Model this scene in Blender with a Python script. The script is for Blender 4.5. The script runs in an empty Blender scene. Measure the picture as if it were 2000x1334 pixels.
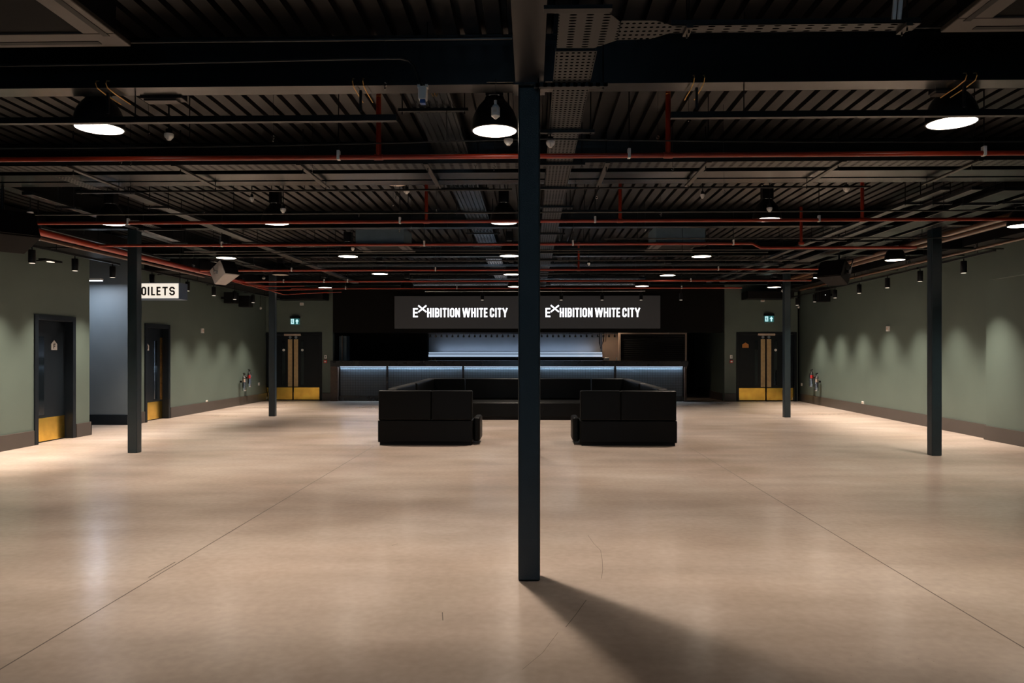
import bpy, bmesh, random
from math import *
from mathutils import Vector, Matrix
random.seed(7)
S = bpy.context.scene
COL = S.collection

# ------------------------------------------------------------------ camera, world, exposure
F_PX, EYE = 1475.0, 1.56
TH = atan(37 / F_PX)
CT, ST = cos(TH), sin(TH)
cd = bpy.data.cameras.new('camera')
cd.sensor_width = 36; cd.lens = 36 * F_PX / 2000; cd.shift_y = 21 / 2000
cd.clip_start = 0.05; cd.clip_end = 200
cam = bpy.data.objects.new('camera', cd); COL.objects.link(cam)
cam.location = (0, 0, EYE); cam.rotation_euler = (pi / 2, 0, TH)
S.camera = cam
W = bpy.data.worlds.new('world'); S.world = W; W.use_nodes = True
W.node_tree.nodes['Background'].inputs[0].default_value = (0.50, 0.76, 1.0, 1)   # cool daylight for columns and sofas, let in by added glazing behind the camera
W.node_tree.nodes['Background'].inputs[1].default_value = 3.2
S.view_settings.view_transform = 'Standard'; S.view_settings.look = 'None'
S.view_settings.gamma = 1; S.view_settings.use_curve_mapping = False
S.view_settings.exposure = 0.0
P_PEND = 47.0      # pendant lamp power
P_SPOT = 520.0     # wall spot power
WARM = (1.0, 0.84, 0.69)
COOL = (0.60, 0.79, 1.0)


# image measurements -> points in the room (depth always given by a real plane)
def onz(px, py, z):
    x = (px - 1000) / F_PX; u = (688 - py) / F_PX; t = (z - EYE) / u
    return ((x * CT - ST) * t, (x * ST + CT) * t)
def onx(px, X):
    x = (px - 1000) / F_PX; t = X / (x * CT - ST)
    return (x * ST + CT) * t
def ony(px, Y):
    x = (px - 1000) / F_PX; t = Y / (x * ST + CT)
    return (x * CT - ST) * t
def zat(py, X, Y):
    return EYE + (688 - py) / F_PX * (Y * CT - X * ST)


# ------------------------------------------------------------------ materials
def new_mat(name):
    m = bpy.data.materials.new(name); m.use_nodes = True
    nt = m.node_tree; b = nt.nodes['Principled BSDF']
    return m, nt, b

def pmat(name, col, rough=0.5, metal=0.0, spec=0.5, noise=0.0, nscale=8, bump=0.0, bscale=60, coat=0.0):
    m, nt, b = new_mat(name)
    b.inputs['Base Color'].default_value = (*col, 1); b.inputs['Roughness'].default_value = rough
    b.inputs['Metallic'].default_value = metal; b.inputs['Specular IOR Level'].default_value = spec
    b.inputs['Coat Weight'].default_value = coat
    tc = nt.nodes.new('ShaderNodeTexCoord')
    if noise:
        n = nt.nodes.new('ShaderNodeTexNoise'); n.inputs['Scale'].default_value = nscale; n.inputs['Detail'].default_value = 5
        nt.links.new(tc.outputs['Object'], n.inputs['Vector'])
        r = nt.nodes.new('ShaderNodeMapRange'); r.inputs[1].default_value = .3; r.inputs[2].default_value = .7
        r.inputs[3].default_value = 1 - noise; r.inputs[4].default_value = 1 + noise
        nt.links.new(n.outputs['Fac'], r.inputs[0])
        v = nt.nodes.new('ShaderNodeVectorMath'); v.operation = 'SCALE'; v.inputs[0].default_value = col
        nt.links.new(r.outputs[0], v.inputs['Scale']); nt.links.new(v.outputs[0], b.inputs['Base Color'])
    if bump:
        n = nt.nodes.new('ShaderNodeTexNoise'); n.inputs['Scale'].default_value = bscale; n.inputs['Detail'].default_value = 3
        nt.links.new(tc.outputs['Object'], n.inputs['Vector'])
        bp = nt.nodes.new('ShaderNodeBump'); bp.inputs['Strength'].default_value = bump; bp.inputs['Distance'].default_value = .01
        nt.links.new(n.outputs['Fac'], bp.inputs['Height']); nt.links.new(bp.outputs[0], b.inputs['Normal'])
    return m

def emat(name, col, strength, base=(0, 0, 0)):
    m, nt, b = new_mat(name)
    b.inputs['Base Color'].default_value = (*base, 1); b.inputs['Roughness'].default_value = .4
    b.inputs['Emission Color'].default_value = (*col, 1); b.inputs['Emission Strength'].default_value = strength
    return m

def dotmat(name, col, hole, pu, pv, r, axes='XY', rough=.4, metal=.6, slot=1.0):
    """sheet metal with a grid of round or slotted perforations"""
    m, nt, b = new_mat(name)
    b.inputs['Roughness'].default_value = rough; b.inputs['Metallic'].default_value = metal
    tc = nt.nodes.new('ShaderNodeTexCoord'); sp = nt.nodes.new('ShaderNodeSeparateXYZ')
    nt.links.new(tc.outputs['Object'], sp.inputs[0])
    def M(op, a, b_=None):
        n = nt.nodes.new('ShaderNodeMath'); n.operation = op
        for i, v in enumerate((a, b_)):
            if v is None: continue
            if isinstance(v, (int, float)): n.inputs[i].default_value = v
            else: nt.links.new(v, n.inputs[i])
        return n.outputs[0]
    def cell(o, p):
        return M('SUBTRACT', M('FRACT', M('DIVIDE', o, p)), .5)
    u = M('MULTIPLY', cell(sp.outputs[axes[0]], pu), pu / slot); v = M('MULTIPLY', cell(sp.outputs[axes[1]], pv), pv)
    d = M('SQRT', M('ADD', M('MULTIPLY', u, u), M('MULTIPLY', v, v)))
    k = M('LESS_THAN', d, r)
    mx = nt.nodes.new('ShaderNodeMix'); mx.data_type = 'RGBA'
    nt.links.new(k, mx.inputs[0]); mx.inputs[6].default_value = (*col, 1); mx.inputs[7].default_value = (*hole, 1)
    nt.links.new(mx.outputs[2], b.inputs['Base Color'])
    nt.links.new(M('MULTIPLY', M('SUBTRACT', 1, k), .28), b.inputs['Specular IOR Level'])
    nt.links.new(M('MULTIPLY', M('SUBTRACT', 1, k), metal), b.inputs['Metallic'])
    return m

def floor_mat():
    m, nt, b = new_mat('polished_concrete')
    tc = nt.nodes.new('ShaderNodeTexCoord')
    def noise(sc, det=4, dist=0, mp=None):
        n = nt.nodes.new('ShaderNodeTexNoise'); n.inputs['Scale'].default_value = sc; n.inputs['Detail'].default_value = det
        n.inputs['Distortion'].default_value = dist; n.inputs['Roughness'].default_value = .42
        if mp:
            q = nt.nodes.new('ShaderNodeMapping'); q.inputs['Scale'].default_value = mp
            nt.links.new(tc.outputs['Object'], q.inputs[0]); nt.links.new(q.outputs[0], n.inputs['Vector'])
        else: nt.links.new(tc.outputs['Object'], n.inputs['Vector'])
        return n.outputs['Fac']
    def ramp(fac, stops):
        r = nt.nodes.new('ShaderNodeValToRGB')
        while len(r.color_ramp.elements) < len(stops): r.color_ramp.elements.new(.5)
        for e, (p, c) in zip(r.color_ramp.elements, stops):
            e.position = p; e.color = (*c, 1) if isinstance(c, tuple) else (c, c, c, 1)
        nt.links.new(fac, r.inputs[0]); return r.outputs[0]
    def mix(t, f, a, c):
        x = nt.nodes.new('ShaderNodeMix'); x.data_type = 'RGBA'; x.blend_type = t
        if isinstance(f, float): x.inputs[0].default_value = f
        else: nt.links.new(f, x.inputs[0])
        nt.links.new(a, x.inputs[6]); nt.links.new(c, x.inputs[7]); return x.outputs[2]
    base = ramp(noise(.6, 3, .2), [(.28, (.38, .30, .245)), (.5, (.455, .375, .32)), (.72, (.52, .445, .39))])
    streak = ramp(noise(1.5, 5, .2, (.5, 1.5, 1)), [(.3, .88), (.7, 1.08)])
    fine = ramp(noise(18, 6), [(.3, .94), (.7, 1.05)])
    c = mix('MULTIPLY', 1.0, base, streak); c = mix('MULTIPLY', 1.0, c, fine)
    # small dark pits gathered in patches
    v = nt.nodes.new('ShaderNodeTexVoronoi'); v.inputs['Scale'].default_value = 22; nt.links.new(tc.outputs['Object'], v.inputs['Vector'])
    pit = ramp(v.outputs['Distance'], [(.05, 1.0), (.09, 0.0)])
    patch = ramp(noise(.8, 3), [(.60, 0.0), (.68, .6)])
    msk = mix('MULTIPLY', 1.0, pit, patch)
    dk = nt.nodes.new('ShaderNodeRGB'); dk.outputs[0].default_value = (.16, .12, .10, 1)
    bw = nt.nodes.new('ShaderNodeRGBToBW'); nt.links.new(msk, bw.inputs[0])
    c = mix('MIX', bw.outputs[0], c, dk.outputs[0])
    nt.links.new(c, b.inputs['Base Color'])
    b.inputs['Roughness'].default_value = .215
    b.inputs['Specular IOR Level'].default_value = .55
    bp = nt.nodes.new('ShaderNodeBump'); bp.inputs['Strength'].default_value = .03; bp.inputs['Distance'].default_value = .006
    nt.links.new(noise(2.5, 3), bp.inputs['Height']); nt.links.new(bp.outputs[0], b.inputs['Normal'])
    return m

def tile_mat():
    m, nt, b = new_mat('bar_tile')
    tc = nt.nodes.new('ShaderNodeTexCoord'); mp = nt.nodes.new('ShaderNodeMapping')
    mp.inputs['Rotation'].default_value = (-pi / 2, 0, 0)
    nt.links.new(tc.outputs['Object'], mp.inputs[0])
    br = nt.nodes.new('ShaderNodeTexBrick'); br.offset = 0
    br.inputs['Scale'].default_value = 1; br.inputs['Brick Width'].default_value = .082; br.inputs['Row Height'].default_value = .082
    br.inputs['Mortar Size'].default_value = .005; br.inputs['Mortar Smooth'].default_value = .1
    br.inputs['Color1'].default_value = (.040, .050, .057, 1); br.inputs['Color2'].default_value = (.046, .056, .064, 1)
    br.inputs['Mortar'].default_value = (.008, .010, .012, 1)
    nt.links.new(mp.outputs[0], br.inputs['Vector']); nt.links.new(br.outputs['Color'], b.inputs['Base Color'])
    b.inputs['Roughness'].default_value = .3
    bp = nt.nodes.new('ShaderNodeBump'); bp.inputs['Strength'].default_value = .4; bp.inputs['Distance'].default_value = .004; bp.invert = True
    nt.links.new(br.outputs['Fac'], bp.inputs['Height']); nt.links.new(bp.outputs[0], b.inputs['Normal'])
    return m

M = dict(
    floor=floor_mat(), tile=tile_mat(),
    crack=pmat('joint_filler', (.10, .075, .06), .8),
    wall=pmat('sage_green_paint', (.098, .132, .113), .55, noise=.06, nscale=1.5, bump=.04, bscale=90),
    navy=pmat('navy_door_paint', (.0075, .011, .015), .36, spec=.2, noise=.08, nscale=3),
    skirt=pmat('dark_skirting_paint', (.055, .045, .040), .42, noise=.08, nscale=3),
    deck=pmat('black_roof_deck_paint', (.008, .0075, .007), .34, spec=.3, noise=.12, nscale=2),
    beam=pmat('dark_beam_paint', (.008, .010, .011), .25, spec=.42, noise=.1, nscale=3),
    column=pmat('blue_black_column_paint', (.010, .021, .027), .28, noise=.15, nscale=6, bump=.35, bscale=160),
    black=pmat('matt_black', (.004, .004, .0045), .5, spec=.2, noise=.1),
    satin=pmat('satin_black_metal', (.006, .006, .007), .36, spec=.3, noise=.1),
    soffit=pmat('near_black_board', (.0035, .0034, .0032), .7, spec=.12, noise=.1, nscale=2),
    barwall=pmat('bar_back_wall', (.20, .20, .20), .5, noise=.05, nscale=2),
    warmwall=pmat('brown_render', (.22, .165, .13), .7, noise=.08, nscale=4),
    brownwood=pmat('dark_brown_wood', (.060, .036, .024), .45, noise=.2, nscale=10),
    frame=pmat('beige_frame', (.36, .28, .22), .45, noise=.05),
    counter=pmat('black_stone', (.014, .014, .016), .22, noise=.1),
    leather=pmat('black_leather', (.0022, .0026, .0028), .44, spec=.15, noise=.15, nscale=12, bump=.03, bscale=120),
    red=pmat('red_pipe_paint', (.26, .022, .006), .30, noise=.12, nscale=4),
    bronze=pmat('brown_duct_paint', (.10, .05, .026), .30, noise=.12, nscale=4),
    galv=pmat('galvanised_steel', (.42, .45, .48), .20, metal=.85, noise=.12, nscale=14),
    darksteel=pmat('dark_painted_steel', (.018, .020, .021), .28, metal=.1, noise=.12, nscale=8),
    chrome=pmat('chrome', (.75, .75, .76), .18, metal=1, noise=.04),
    brass=pmat('brushed_brass', (.95, .60, .11), .24, metal=1, noise=.18, nscale=5, bump=.04, bscale=120),
    oldbrass=pmat('worn_brass', (.66, .40, .13), .36, metal=1, noise=.28, nscale=9),
    paleplate=pmat('pale_wood_plate', (.50, .36, .18), .5, noise=.12, nscale=14),
    white=pmat('white_plastic', (.72, .71, .69), .4, noise=.03),
    grey=pmat('grey_speaker_paint', (.34, .32, .31), .5, noise=.05),
    bluegrey=pmat('blue_grey_sheet', (.10, .16, .21), .5, noise=.08),
    brownpanel=pmat('brown_cassette_panel', (.050, .040, .034), .42, spec=.35, noise=.06),
    glass=pmat('dark_glass', (.006, .009, .012), .06, noise=.02),
    yellow=pmat('yellow_tie', (.7, .5, .05), .5, noise=.02),
    blue=pmat('blue_plastic', (.03, .10, .35), .4, noise=.02),
    redplastic=pmat('red_plastic', (.55, .03, .03), .4, noise=.02),
    orange=pmat('orange_plaque', (.50, .20, .04), .5, noise=.05),
    bluesign=pmat('blue_grey_sign_disc', (.18, .24, .30), .5, noise=.02),
    cream=pmat('cream_steel', (.62, .50, .40), .35, metal=.3, noise=.08),
    perf=dotmat('perforated_tray', (.016, .018, .019), (.001, .001, .001), .034, .05, .0105, 'XY', rough=.36, metal=.05),
    perfx=dotmat('perforated_tray_across', (.016, .018, .019), (.001, .001, .001), .09, .035, .0085, 'XY', rough=.38, metal=.05, slot=2.4),
    slotx=dotmat('slotted_channel_across', (.016, .018, .019), (.002, .002, .002), .05, .08, .007, 'XY', rough=.4, metal=.35, slot=2),
    sloty=dotmat('slotted_channel_along', (.05, .046, .042), (.004, .004, .005), .08, .05, .007, 'XY', rough=.4, metal=.3),
    rib=pmat('ribbed_tray_steel', (.10, .115, .125), .20, metal=.9, noise=.08, nscale=10),
    diffuser=emat('lit_diffuser', WARM, 14, (.8, .8, .8)),
    diffuser_off=pmat('unlit_diffuser', (.55, .48, .42), .5, noise=.02),
    spotlens=emat('spot_lens', WARM, 1.2, (.5, .5, .5)),
    led=emat('cool_led_strip', (.62, .80, 1.0), 1.6, (.5, .5, .5)),
    shelfled=emat('cool_shelf_strip', (.55, .72, .95), .6, (.5, .5, .5)),
    fluo=emat('white_tube', (.80, .88, 1.0), 7, (.7, .7, .7)),
    signface=emat('cream_lit_face', (1.0, .90, .76), .86, (.3, .3, .3)),
    signink=pmat('black_sign_letters', (.01, .008, .007), .6, noise=.02),
    screen=emat('dim_screen', (.034, .029, .026), .40, (.004, .004, .004)),
    text=emat('white_screen_text', (.93, .94, 1.0), 1.9, (.5, .5, .5)),
    exitgreen=emat('exit_sign_green', (.02, .12, .12), .8, (.02, .08, .08)),
    exitwhite=emat('exit_sign_white', (.55, .95, 1.0), 1.0, (.5, .5, .5)),
    greenled=emat('green_indicator', (.1, 1, .55), 3, (0, .2, .1)),
    whiteled=emat('white_indicator', (1, 1, 1), 2.0, (.2, .2, .2)),
)


# ------------------------------------------------------------------ mesh builder
class MB:
    def __init__(self, tf=None): self.v = []; self.f = []; self.mi = []; self.tf = tf; self.cur = 0
    def V(self, p):
        p = tuple(p)
        if self.tf: p = self.tf(*p)
        self.v.append(Vector(p)); return len(self.v) - 1
    def face(self, idx): self.f.append(list(idx)); self.mi.append(self.cur)
    def box(self, x0, x1, y0, y1, z0, z1):
        i = [self.V((x, y, z)) for x in (x0, x1) for y in (y0, y1) for z in (z0, z1)]
        for q in ((0, 1, 3, 2), (4, 6, 7, 5), (0, 4, 5, 1), (2, 3, 7, 6), (0, 2, 6, 4), (1, 5, 7, 3)): self.face([i[k] for k in q])
        return self
    def quad(self, *ps): self.face([self.V(p) for p in ps]); return self
    def tube(self, pts, r, n=10, cap=True):
        pts = [Vector(p) for p in pts]; rings = []
        for k, p in enumerate(pts):
            d = (pts[min(k + 1, len(pts) - 1)] - pts[max(k - 1, 0)]).normalized()
            up = Vector((0, 0, 1)) if abs(d.z) < .9 else Vector((1, 0, 0))
            a = d.cross(up).normalized(); b = d.cross(a).normalized()
            rr = r[k] if isinstance(r, (list, tuple)) else r
            rings.append([self.V(p + (a * cos(t) + b * sin(t)) * rr) for t in [2 * pi * j / n for j in range(n)]])
        for A, B in zip(rings, rings[1:]):
            for j in range(n): self.face((A[j], A[(j + 1) % n], B[(j + 1) % n], B[j]))
        if cap: self.face(rings[0][::-1]); self.face(rings[-1])
        return self
    def lathe(self, prof, c=(0, 0, 0), n=32, cap=True):
        rings = [[self.V((c[0] + r * cos(2 * pi * j / n), c[1] + r * sin(2 * pi * j / n), c[2] + z)) for j in range(n)] for r, z in prof]
        for A, B in zip(rings, rings[1:]):
            for j in range(n): self.face((A[j], A[(j + 1) % n], B[(j + 1) % n], B[j]))
        if cap: self.face(rings[0][::-1]); self.face(rings[-1])
        return self
    def prism(self, poly, fn, a, b):
        """poly 2-D points, fn(u, v, w) -> xyz, extruded from w=a to w=b"""
        A = [self.V(fn(u, v, a)) for u, v in poly]; B = [self.V(fn(u, v, b)) for u, v in poly]; n = len(poly)
        self.face(A[::-1]); self.face(B)
        for j in range(n): self.face((A[j], A[(j + 1) % n], B[(j + 1) % n], B[j]))
        return self
    def build(self, name, mat, parent=None, smooth=False, bevel=0, seg=2, label=None):
        me = bpy.data.meshes.new(name); off = Vector((0, 0, 0))
        if parent is not None:
            p = parent
            while p is not None: off += p.location; p = p.parent
        me.from_pydata([v - off for v in self.v], [], self.f)
        mats = mat if isinstance(mat, (list, tuple)) else [mat]
        for m in mats: me.materials.append(M[m] if isinstance(m, str) else m)
        bm = bmesh.new(); bm.from_mesh(me)
        bm.faces.ensure_lookup_table()
        for f, k in zip(bm.faces, self.mi): f.material_index = k
        bmesh.ops.recalc_face_normals(bm, faces=bm.faces)
        bm.to_mesh(me); bm.free()
        if smooth:
            for p_ in me.polygons: p_.use_smooth = True
        o = bpy.data.objects.new(name, me); COL.objects.link(o)
        if parent is not None: o.parent = parent
        if bevel:
            b = o.modifiers.new('bevel', 'BEVEL'); b.width = bevel; b.segments = seg; b.limit_method = 'ANGLE'
        if smooth:
            me.set_sharp_from_angle(angle=radians(40))
        if label: o['label'] = label
        return o

def tag(o, label, cat, group=None, kind=None):
    o['label'] = label; o['category'] = cat
    if group: o['group'] = group
    if kind: o['kind'] = kind
    return o
def thing(name, label, cat, loc=(0, 0, 0), group=None):
    o = bpy.data.objects.new(name, None); COL.objects.link(o); o.location = loc; o.empty_display_size = .1
    return tag(o, label, cat, group)
def struct(mb, name, mat, **k):
    o = mb.build(name, mat, **k); o['kind'] = 'structure'; return o
def copy_tree(o, parent=None, loc=None):
    c = o.copy(); COL.objects.link(c); c.parent = parent
    if loc is not None: c.location = loc
    for ch in list(o.children): copy_tree(ch, c)
    return c
def light(kind, name, power, col, loc, parent=None, rot=(0, 0, 0), **k):
    d = bpy.data.lights.new(name, kind); d.energy = power; d.color = col
    for a, v in k.items(): setattr(d, a, v)
    o = bpy.data.objects.new(name, d); COL.objects.link(o); o.location = loc; o.rotation_euler = rot
    if parent is not None: o.parent = parent
    return o


# ------------------------------------------------------------------ lettering
def thick(poly, s, closed=False):
    n = len(poly); P = [Vector((a, b)) for a, b in poly]; out = []
    for i in range(n):
        a = P[(i - 1) % n] if (closed or i > 0) else None
        b = P[(i + 1) % n] if (closed or i < n - 1) else None
        d1 = (P[i] - a).normalized() if a is not None else None
        d2 = (b - P[i]).normalized() if b is not None else None
        if d1 is None: d1 = d2
        if d2 is None: d2 = d1
        n1 = Vector((-d1.y, d1.x)); n2 = Vector((-d2.y, d2.x)); m = (n1 + n2).normalized()
        k = s / 2 / max(.35, m.dot(n1)); out.append((P[i] + m * k, P[i] - m * k))
    qs = []
    for i in range(n if closed else n - 1):
        A, B = out[i], out[(i + 1) % n]; qs.append([A[0], A[1], B[1], B[0]])
    return qs
def glyph(ch, w, h, s):
    a = s / 2; L = a; R = w - a; B = a; T = h - a; Mi = h / 2; c = min(w, h) * .2
    g = {
        'E': [[(w, T), (L, T), (L, B), (w, B)], [(L, Mi), (w * .93, Mi)]],
        'F': [[(w, T), (L, T), (L, 0)], [(L, Mi), (w * .9, Mi)]],
        'H': [[(L, 0), (L, h)], [(R, 0), (R, h)], [(L, Mi), (R, Mi)]],
        'I': [[(w / 2, 0), (w / 2, h)]],
        'L': [[(L, h), (L, B), (w, B)]],
        'T': [[(0, T), (w, T)], [(w / 2, 0), (w / 2, h)]],
        'N': [[(L, 0), (L, h)], [(R, 0), (R, h)], [(L, h - a), (R, a)]],
        'Y': [[(L * .8, h), (w / 2, Mi * .85)], [(w - L * .8, h), (w / 2, Mi * .85)], [(w / 2, 0), (w / 2, Mi)]],
        'W': [[(L * .8, h), (w * .27, 0)], [(w * .27, 0), (w * .47, h)], [(w * .53, h), (w * .73, 0)], [(w * .73, 0), (w - L * .8, h)]],
        'M': [[(L, 0), (L, h)], [(R, 0), (R, h)], [(L, h - a), (w / 2, h * .35)], [(w / 2, h * .35), (R, h - a)]],
        'X': [[(L * .6, h * .98), (w - L * .6, h * .02)], [(L * .6, h * .02), (w - L * .6, h * .98)]],
        'B': [[(L, 0), (L, h)], [(L, T), (R - c, T), (R, T - c), (R, Mi + c * .7), (R - c, Mi), (L, Mi)], [(R - c, Mi), (R, Mi - c * .7), (R, B + c), (R - c, B), (L, B)]],
        'C': [[(R, h * .64), (R, T - c), (R - c, T), (L + c, T), (L, T - c), (L, B + c), (L + c, B), (R - c, B), (R, B + c), (R, h * .36)]],
        'S': [[(R, h * .70), (R, T - c), (R - c, T), (L + c, T), (L, T - c), (L, Mi + c), (L + c, Mi), (R - c, Mi), (R, Mi - c), (R, B + c), (R - c, B), (L + c, B), (L, B + c), (L, h * .30)]],
    }
    if ch == 'O':
        return thick([(R - c, T), (L + c, T), (L, T - c), (L, B + c), (L + c, B), (R - c, B), (R, B + c), (R, T - c)], s, True)
    qs = []
    for p in g[ch]: qs += thick(p, s)
    return qs
def write(mb, fn, spec, a, b):
    """spec: list of (char, u0, u1, v0, v1, stroke)"""
    for ch, u0, u1, v0, v1, s in spec:
        for q in glyph(ch, u1 - u0, v1 - v0, s):
            mb.prism([(u0 + p.x, v0 + p.y) for p in q], fn, a, b)


# ================================================================== room shell
DECK = 3.73
XL, XL2, XR, XRN, YB = -8.33, -8.56, 8.47, 8.13, 24.2
YC0, YC1 = 14.05, 16.0          # side corridor on the left
mb = MB(); mb.box(-12.9, 9.7, -9.2, 30, -.15, 0)
mb.cur = 1
def ribbon(pts, w, z=.0006):
    for (x0, y0), (x1, y1) in zip(pts, pts[1:]):
        d = Vector((x1 - x0, y1 - y0)).normalized() * w / 2
        mb.quad((x0 + d.y, y0 - d.x, z), (x1 + d.y, y1 - d.x, z), (x1 - d.y, y1 + d.x, z), (x0 - d.y, y0 + d.x, z))
for X in (-2.61, 2.6):
    ribbon([(X, -8), (X, 7)], .010); ribbon([(X, 7), (X, 12.5)], .011); ribbon([(X, 18.8), (X, 24)], .006)
ribbon([(-6.1, 11.62), (6, 11.62)], .004)
mb2 = mb
def crack(pix, w=.004):
    ribbon([onz(px, py, 0) for px, py in pix], w)
crack([(1145, 1172), (1125, 1200), (1105, 1225)], .004)
crack([(1090, 1235), (1060, 1275), (1020, 1308)], .002)
crack([(1148, 1045), (1160, 1062), (1173, 1075), (1176, 1092), (1177, 1112), (1175, 1130)], .003)
crack([(864, 1196), (865, 1212)], .006); crack([(765, 1066), (777, 1062)], .005)
crack([(290, 1128), (342, 1098)], .010)
struct(mb, 'floor', ['floor', 'crack'])

# ceiling: trapezoidal steel deck
mb = MB(); pts = []; x = -12.9; per = .15
while x < 9.6:
    pts += [(x, DECK), (x + .100, DECK), (x + .108, DECK + .05), (x + .142, DECK + .05)]; x += per
pts.append((x, DECK))
n = len(pts)
lo0 = [mb.V((a, -9.2, b)) for a, b in pts]; lo1 = [mb.V((a, 30, b)) for a, b in pts]
up0 = [mb.V((a, -9.2, DECK + .2)) for a, b in pts]; up1 = [mb.V((a, 30, DECK + .2)) for a, b in pts]
for i in range(n - 1):
    mb.face((lo0[i], lo0[i + 1], lo1[i + 1], lo1[i])); mb.face((up0[i], up1[i], up1[i + 1], up0[i + 1]))
    mb.face((lo0[i], up0[i], up0[i + 1], lo0[i + 1])); mb.face((lo1[i], lo1[i + 1], up1[i + 1], up1[i]))
struct(mb, 'ceiling', 'deck')

def xr(Y): return 8.24 + .0315 * (Y - 13.75)     # the right wall is not quite square to the room
def onr(px, off=0):
    X = 8.4 - off
    for _ in range(12): Y = onx(px, X); X = xr(Y) - off
    return X, Y
# door openings (measured on each wall plane)
d1a, d1b = onx(66, XL), onx(146, XL)
d2a, d2b = onx(282, XL2), onx(331, XL2)
d3a, d3b = ony(514, YB), ony(629, YB)
d4a, d4b = ony(1438, YB), ony(1556, YB)
DH = 2.20
barL, barR = ony(650, YB), ony(1415, YB)
mb = MB(); mb.box(XL - .25, XL, -9.2, d1a + .05, 0, DECK).box(XL - .25, XL, d1b - .05, YC0, 0, DECK).box(XL - .25, XL, d1a + .05, d1b - .05, DH - .05, DECK)
struct(mb, 'wall_left', 'wall')
mb = MB(); mb.box(XL2 - .25, XL2, YC1 + .2, d2a + .05, 0, DECK).box(XL2 - .25, XL2, d2b - .05, YB + .25, 0, DECK).box(XL2 - .25, XL2, d2a + .05, d2b - .05, DH - .05, DECK)
struct(mb, 'wall_left_far', 'wall')
mb = MB(); mb.box(-12.5, XL2, YC1, YC1 + .2, 0, DECK); struct(mb, 'wall_corridor', pmat('blue_grey_corridor_paint', (.115, .14, .155), .5, noise=.05, nscale=2))
mb = MB(); mb.box(-12.5, XL - .25, YC0 - .2, YC0, 0, DECK); struct(mb, 'wall_corridor_near', 'wall')
mb = MB(); mb.box(-12.7, -12.5, YC0 - .2, YC1 + .2, 0, DECK); struct(mb, 'wall_corridor_end', 'wall')
mb = MB(); mb.prism([(xr(13.7), 13.7), (xr(24.4), 24.4), (xr(24.4) + .3, 24.4), (xr(13.7) + .5, 13.7)], lambda a, b, c: (a, b, c), 0, DECK); struct(mb, 'wall_right', 'wall')
mb = MB(); mb.box(XRN, XRN + .6, -9.2, 13.7, 0, DECK); struct(mb, 'wall_right_near', 'wall')
YFR = -9.0
mb = MB(); mb.box(XL - .25, -1.9, YFR - .2, YFR, 0, DECK).box(1.9, XRN + .6, YFR - .2, YFR, 0, DECK).box(-1.9, 1.9, YFR - .2, YFR, 2.7, DECK); struct(mb, 'wall_front', 'wall')
w = bpy.data.objects.new('added_window_1', None); COL.objects.link(w); w.location = (0, YFR, 0); w['kind'] = 'structure'  # added glazed opening, never in view, gives cool light on camera-facing sides
mb = MB(); mb.box(-1.9, 1.9, YFR - .14, YFR - .06, 2.62, 2.7).box(-1.9, 1.9, YFR - .14, YFR - .06, 0, .08)
for x in (-1.86, -.95, 0, .95, 1.86): mb.box(x - .04, x + .04, YFR - .14, YFR - .06, .08, 2.62)
mb.build('added_window_frame', 'satin', w)
light('AREA', 'added_daylight_portal', 1, (1, 1, 1), (0, -.25, 1.35), w, (radians(-90), 0, 0), shape='RECTANGLE', size=3.8, size_y=2.7).data.cycles.is_portal = True
mb = MB(); mb.box(XL2, d3a + .05, YB, YB + .2, 0, DECK).box(d3b - .05, barL, YB, YB + .2, 0, DECK).box(d3a + .05, d3b - .05, YB, YB + .2, DH - .05, DECK)
struct(mb, 'wall_back_left', 'wall')
mb = MB(); mb.box(barR, d4a + .05, YB, YB + .2, 0, DECK).box(d4b - .05, XR, YB, YB + .2, 0, DECK).box(d4a + .05, d4b - .05, YB, YB + .2, DH - .05, DECK)
struct(mb, 'wall_back_right', 'wall')
# behind the bar
YBB = 27.0
mb = MB(); mb.box(barL - .2, barL, YB + .2, 29, 0, DECK); struct(mb, 'wall_bar_left', 'soffit')
mb = MB(); mb.box(barR, barR + .2, YB + .2, 29, 0, DECK); struct(mb, 'wall_passage_right', 'wall')
xs_w0, xs_w1 = ony(838, YBB), ony(1176, YBB)
mb = MB(); mb.box(xs_w0, xs_w1, YBB, YBB + .2, 0, DECK); struct(mb, 'wall_bar_back', 'barwall')
mb = MB(); mb.box(barL, xs_w0, YBB - .3, YBB + .2, 0, DECK); struct(mb, 'wall_bar_dark', 'soffit')
xsh0, xsh1 = ony(1208, 26.0), ony(1342, 26.0)
mb = MB(); mb.box(xs_w1 - .02, xsh0 + .1, YBB - .3, YBB + .2, 0, DECK); struct(mb, 'wall_bar_warm', 'warmwall')
mb = MB(); mb.box(xsh0 + .03, xsh1 - .03, 26.08, 26.3, 0, DECK); struct(mb, 'wall_shutter', 'soffit')
mb = MB(); mb.box(xsh1 - .1, barR, 28.6, 28.8, 0, DECK); struct(mb, 'wall_passage_end', 'soffit')
mb = MB(); mb.box(barL, barR, YB + .3, 28.8, 2.62, 2.7); struct(mb, 'ceiling_bar', 'soffit')

# outer envelope of the building
for nm, b in (('wall_outer_back', (-12.9, 9.7, 29.8, 30, 0, DECK)), ('wall_outer_right', (9.45, 9.7, 13.7, 29.8, 0, DECK)), ('wall_outer_left', (-12.9, -12.7, -9.2, 29.8, 0, DECK))):
    mb = MB(); mb.box(*b); struct(mb, nm, 'soffit')
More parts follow.
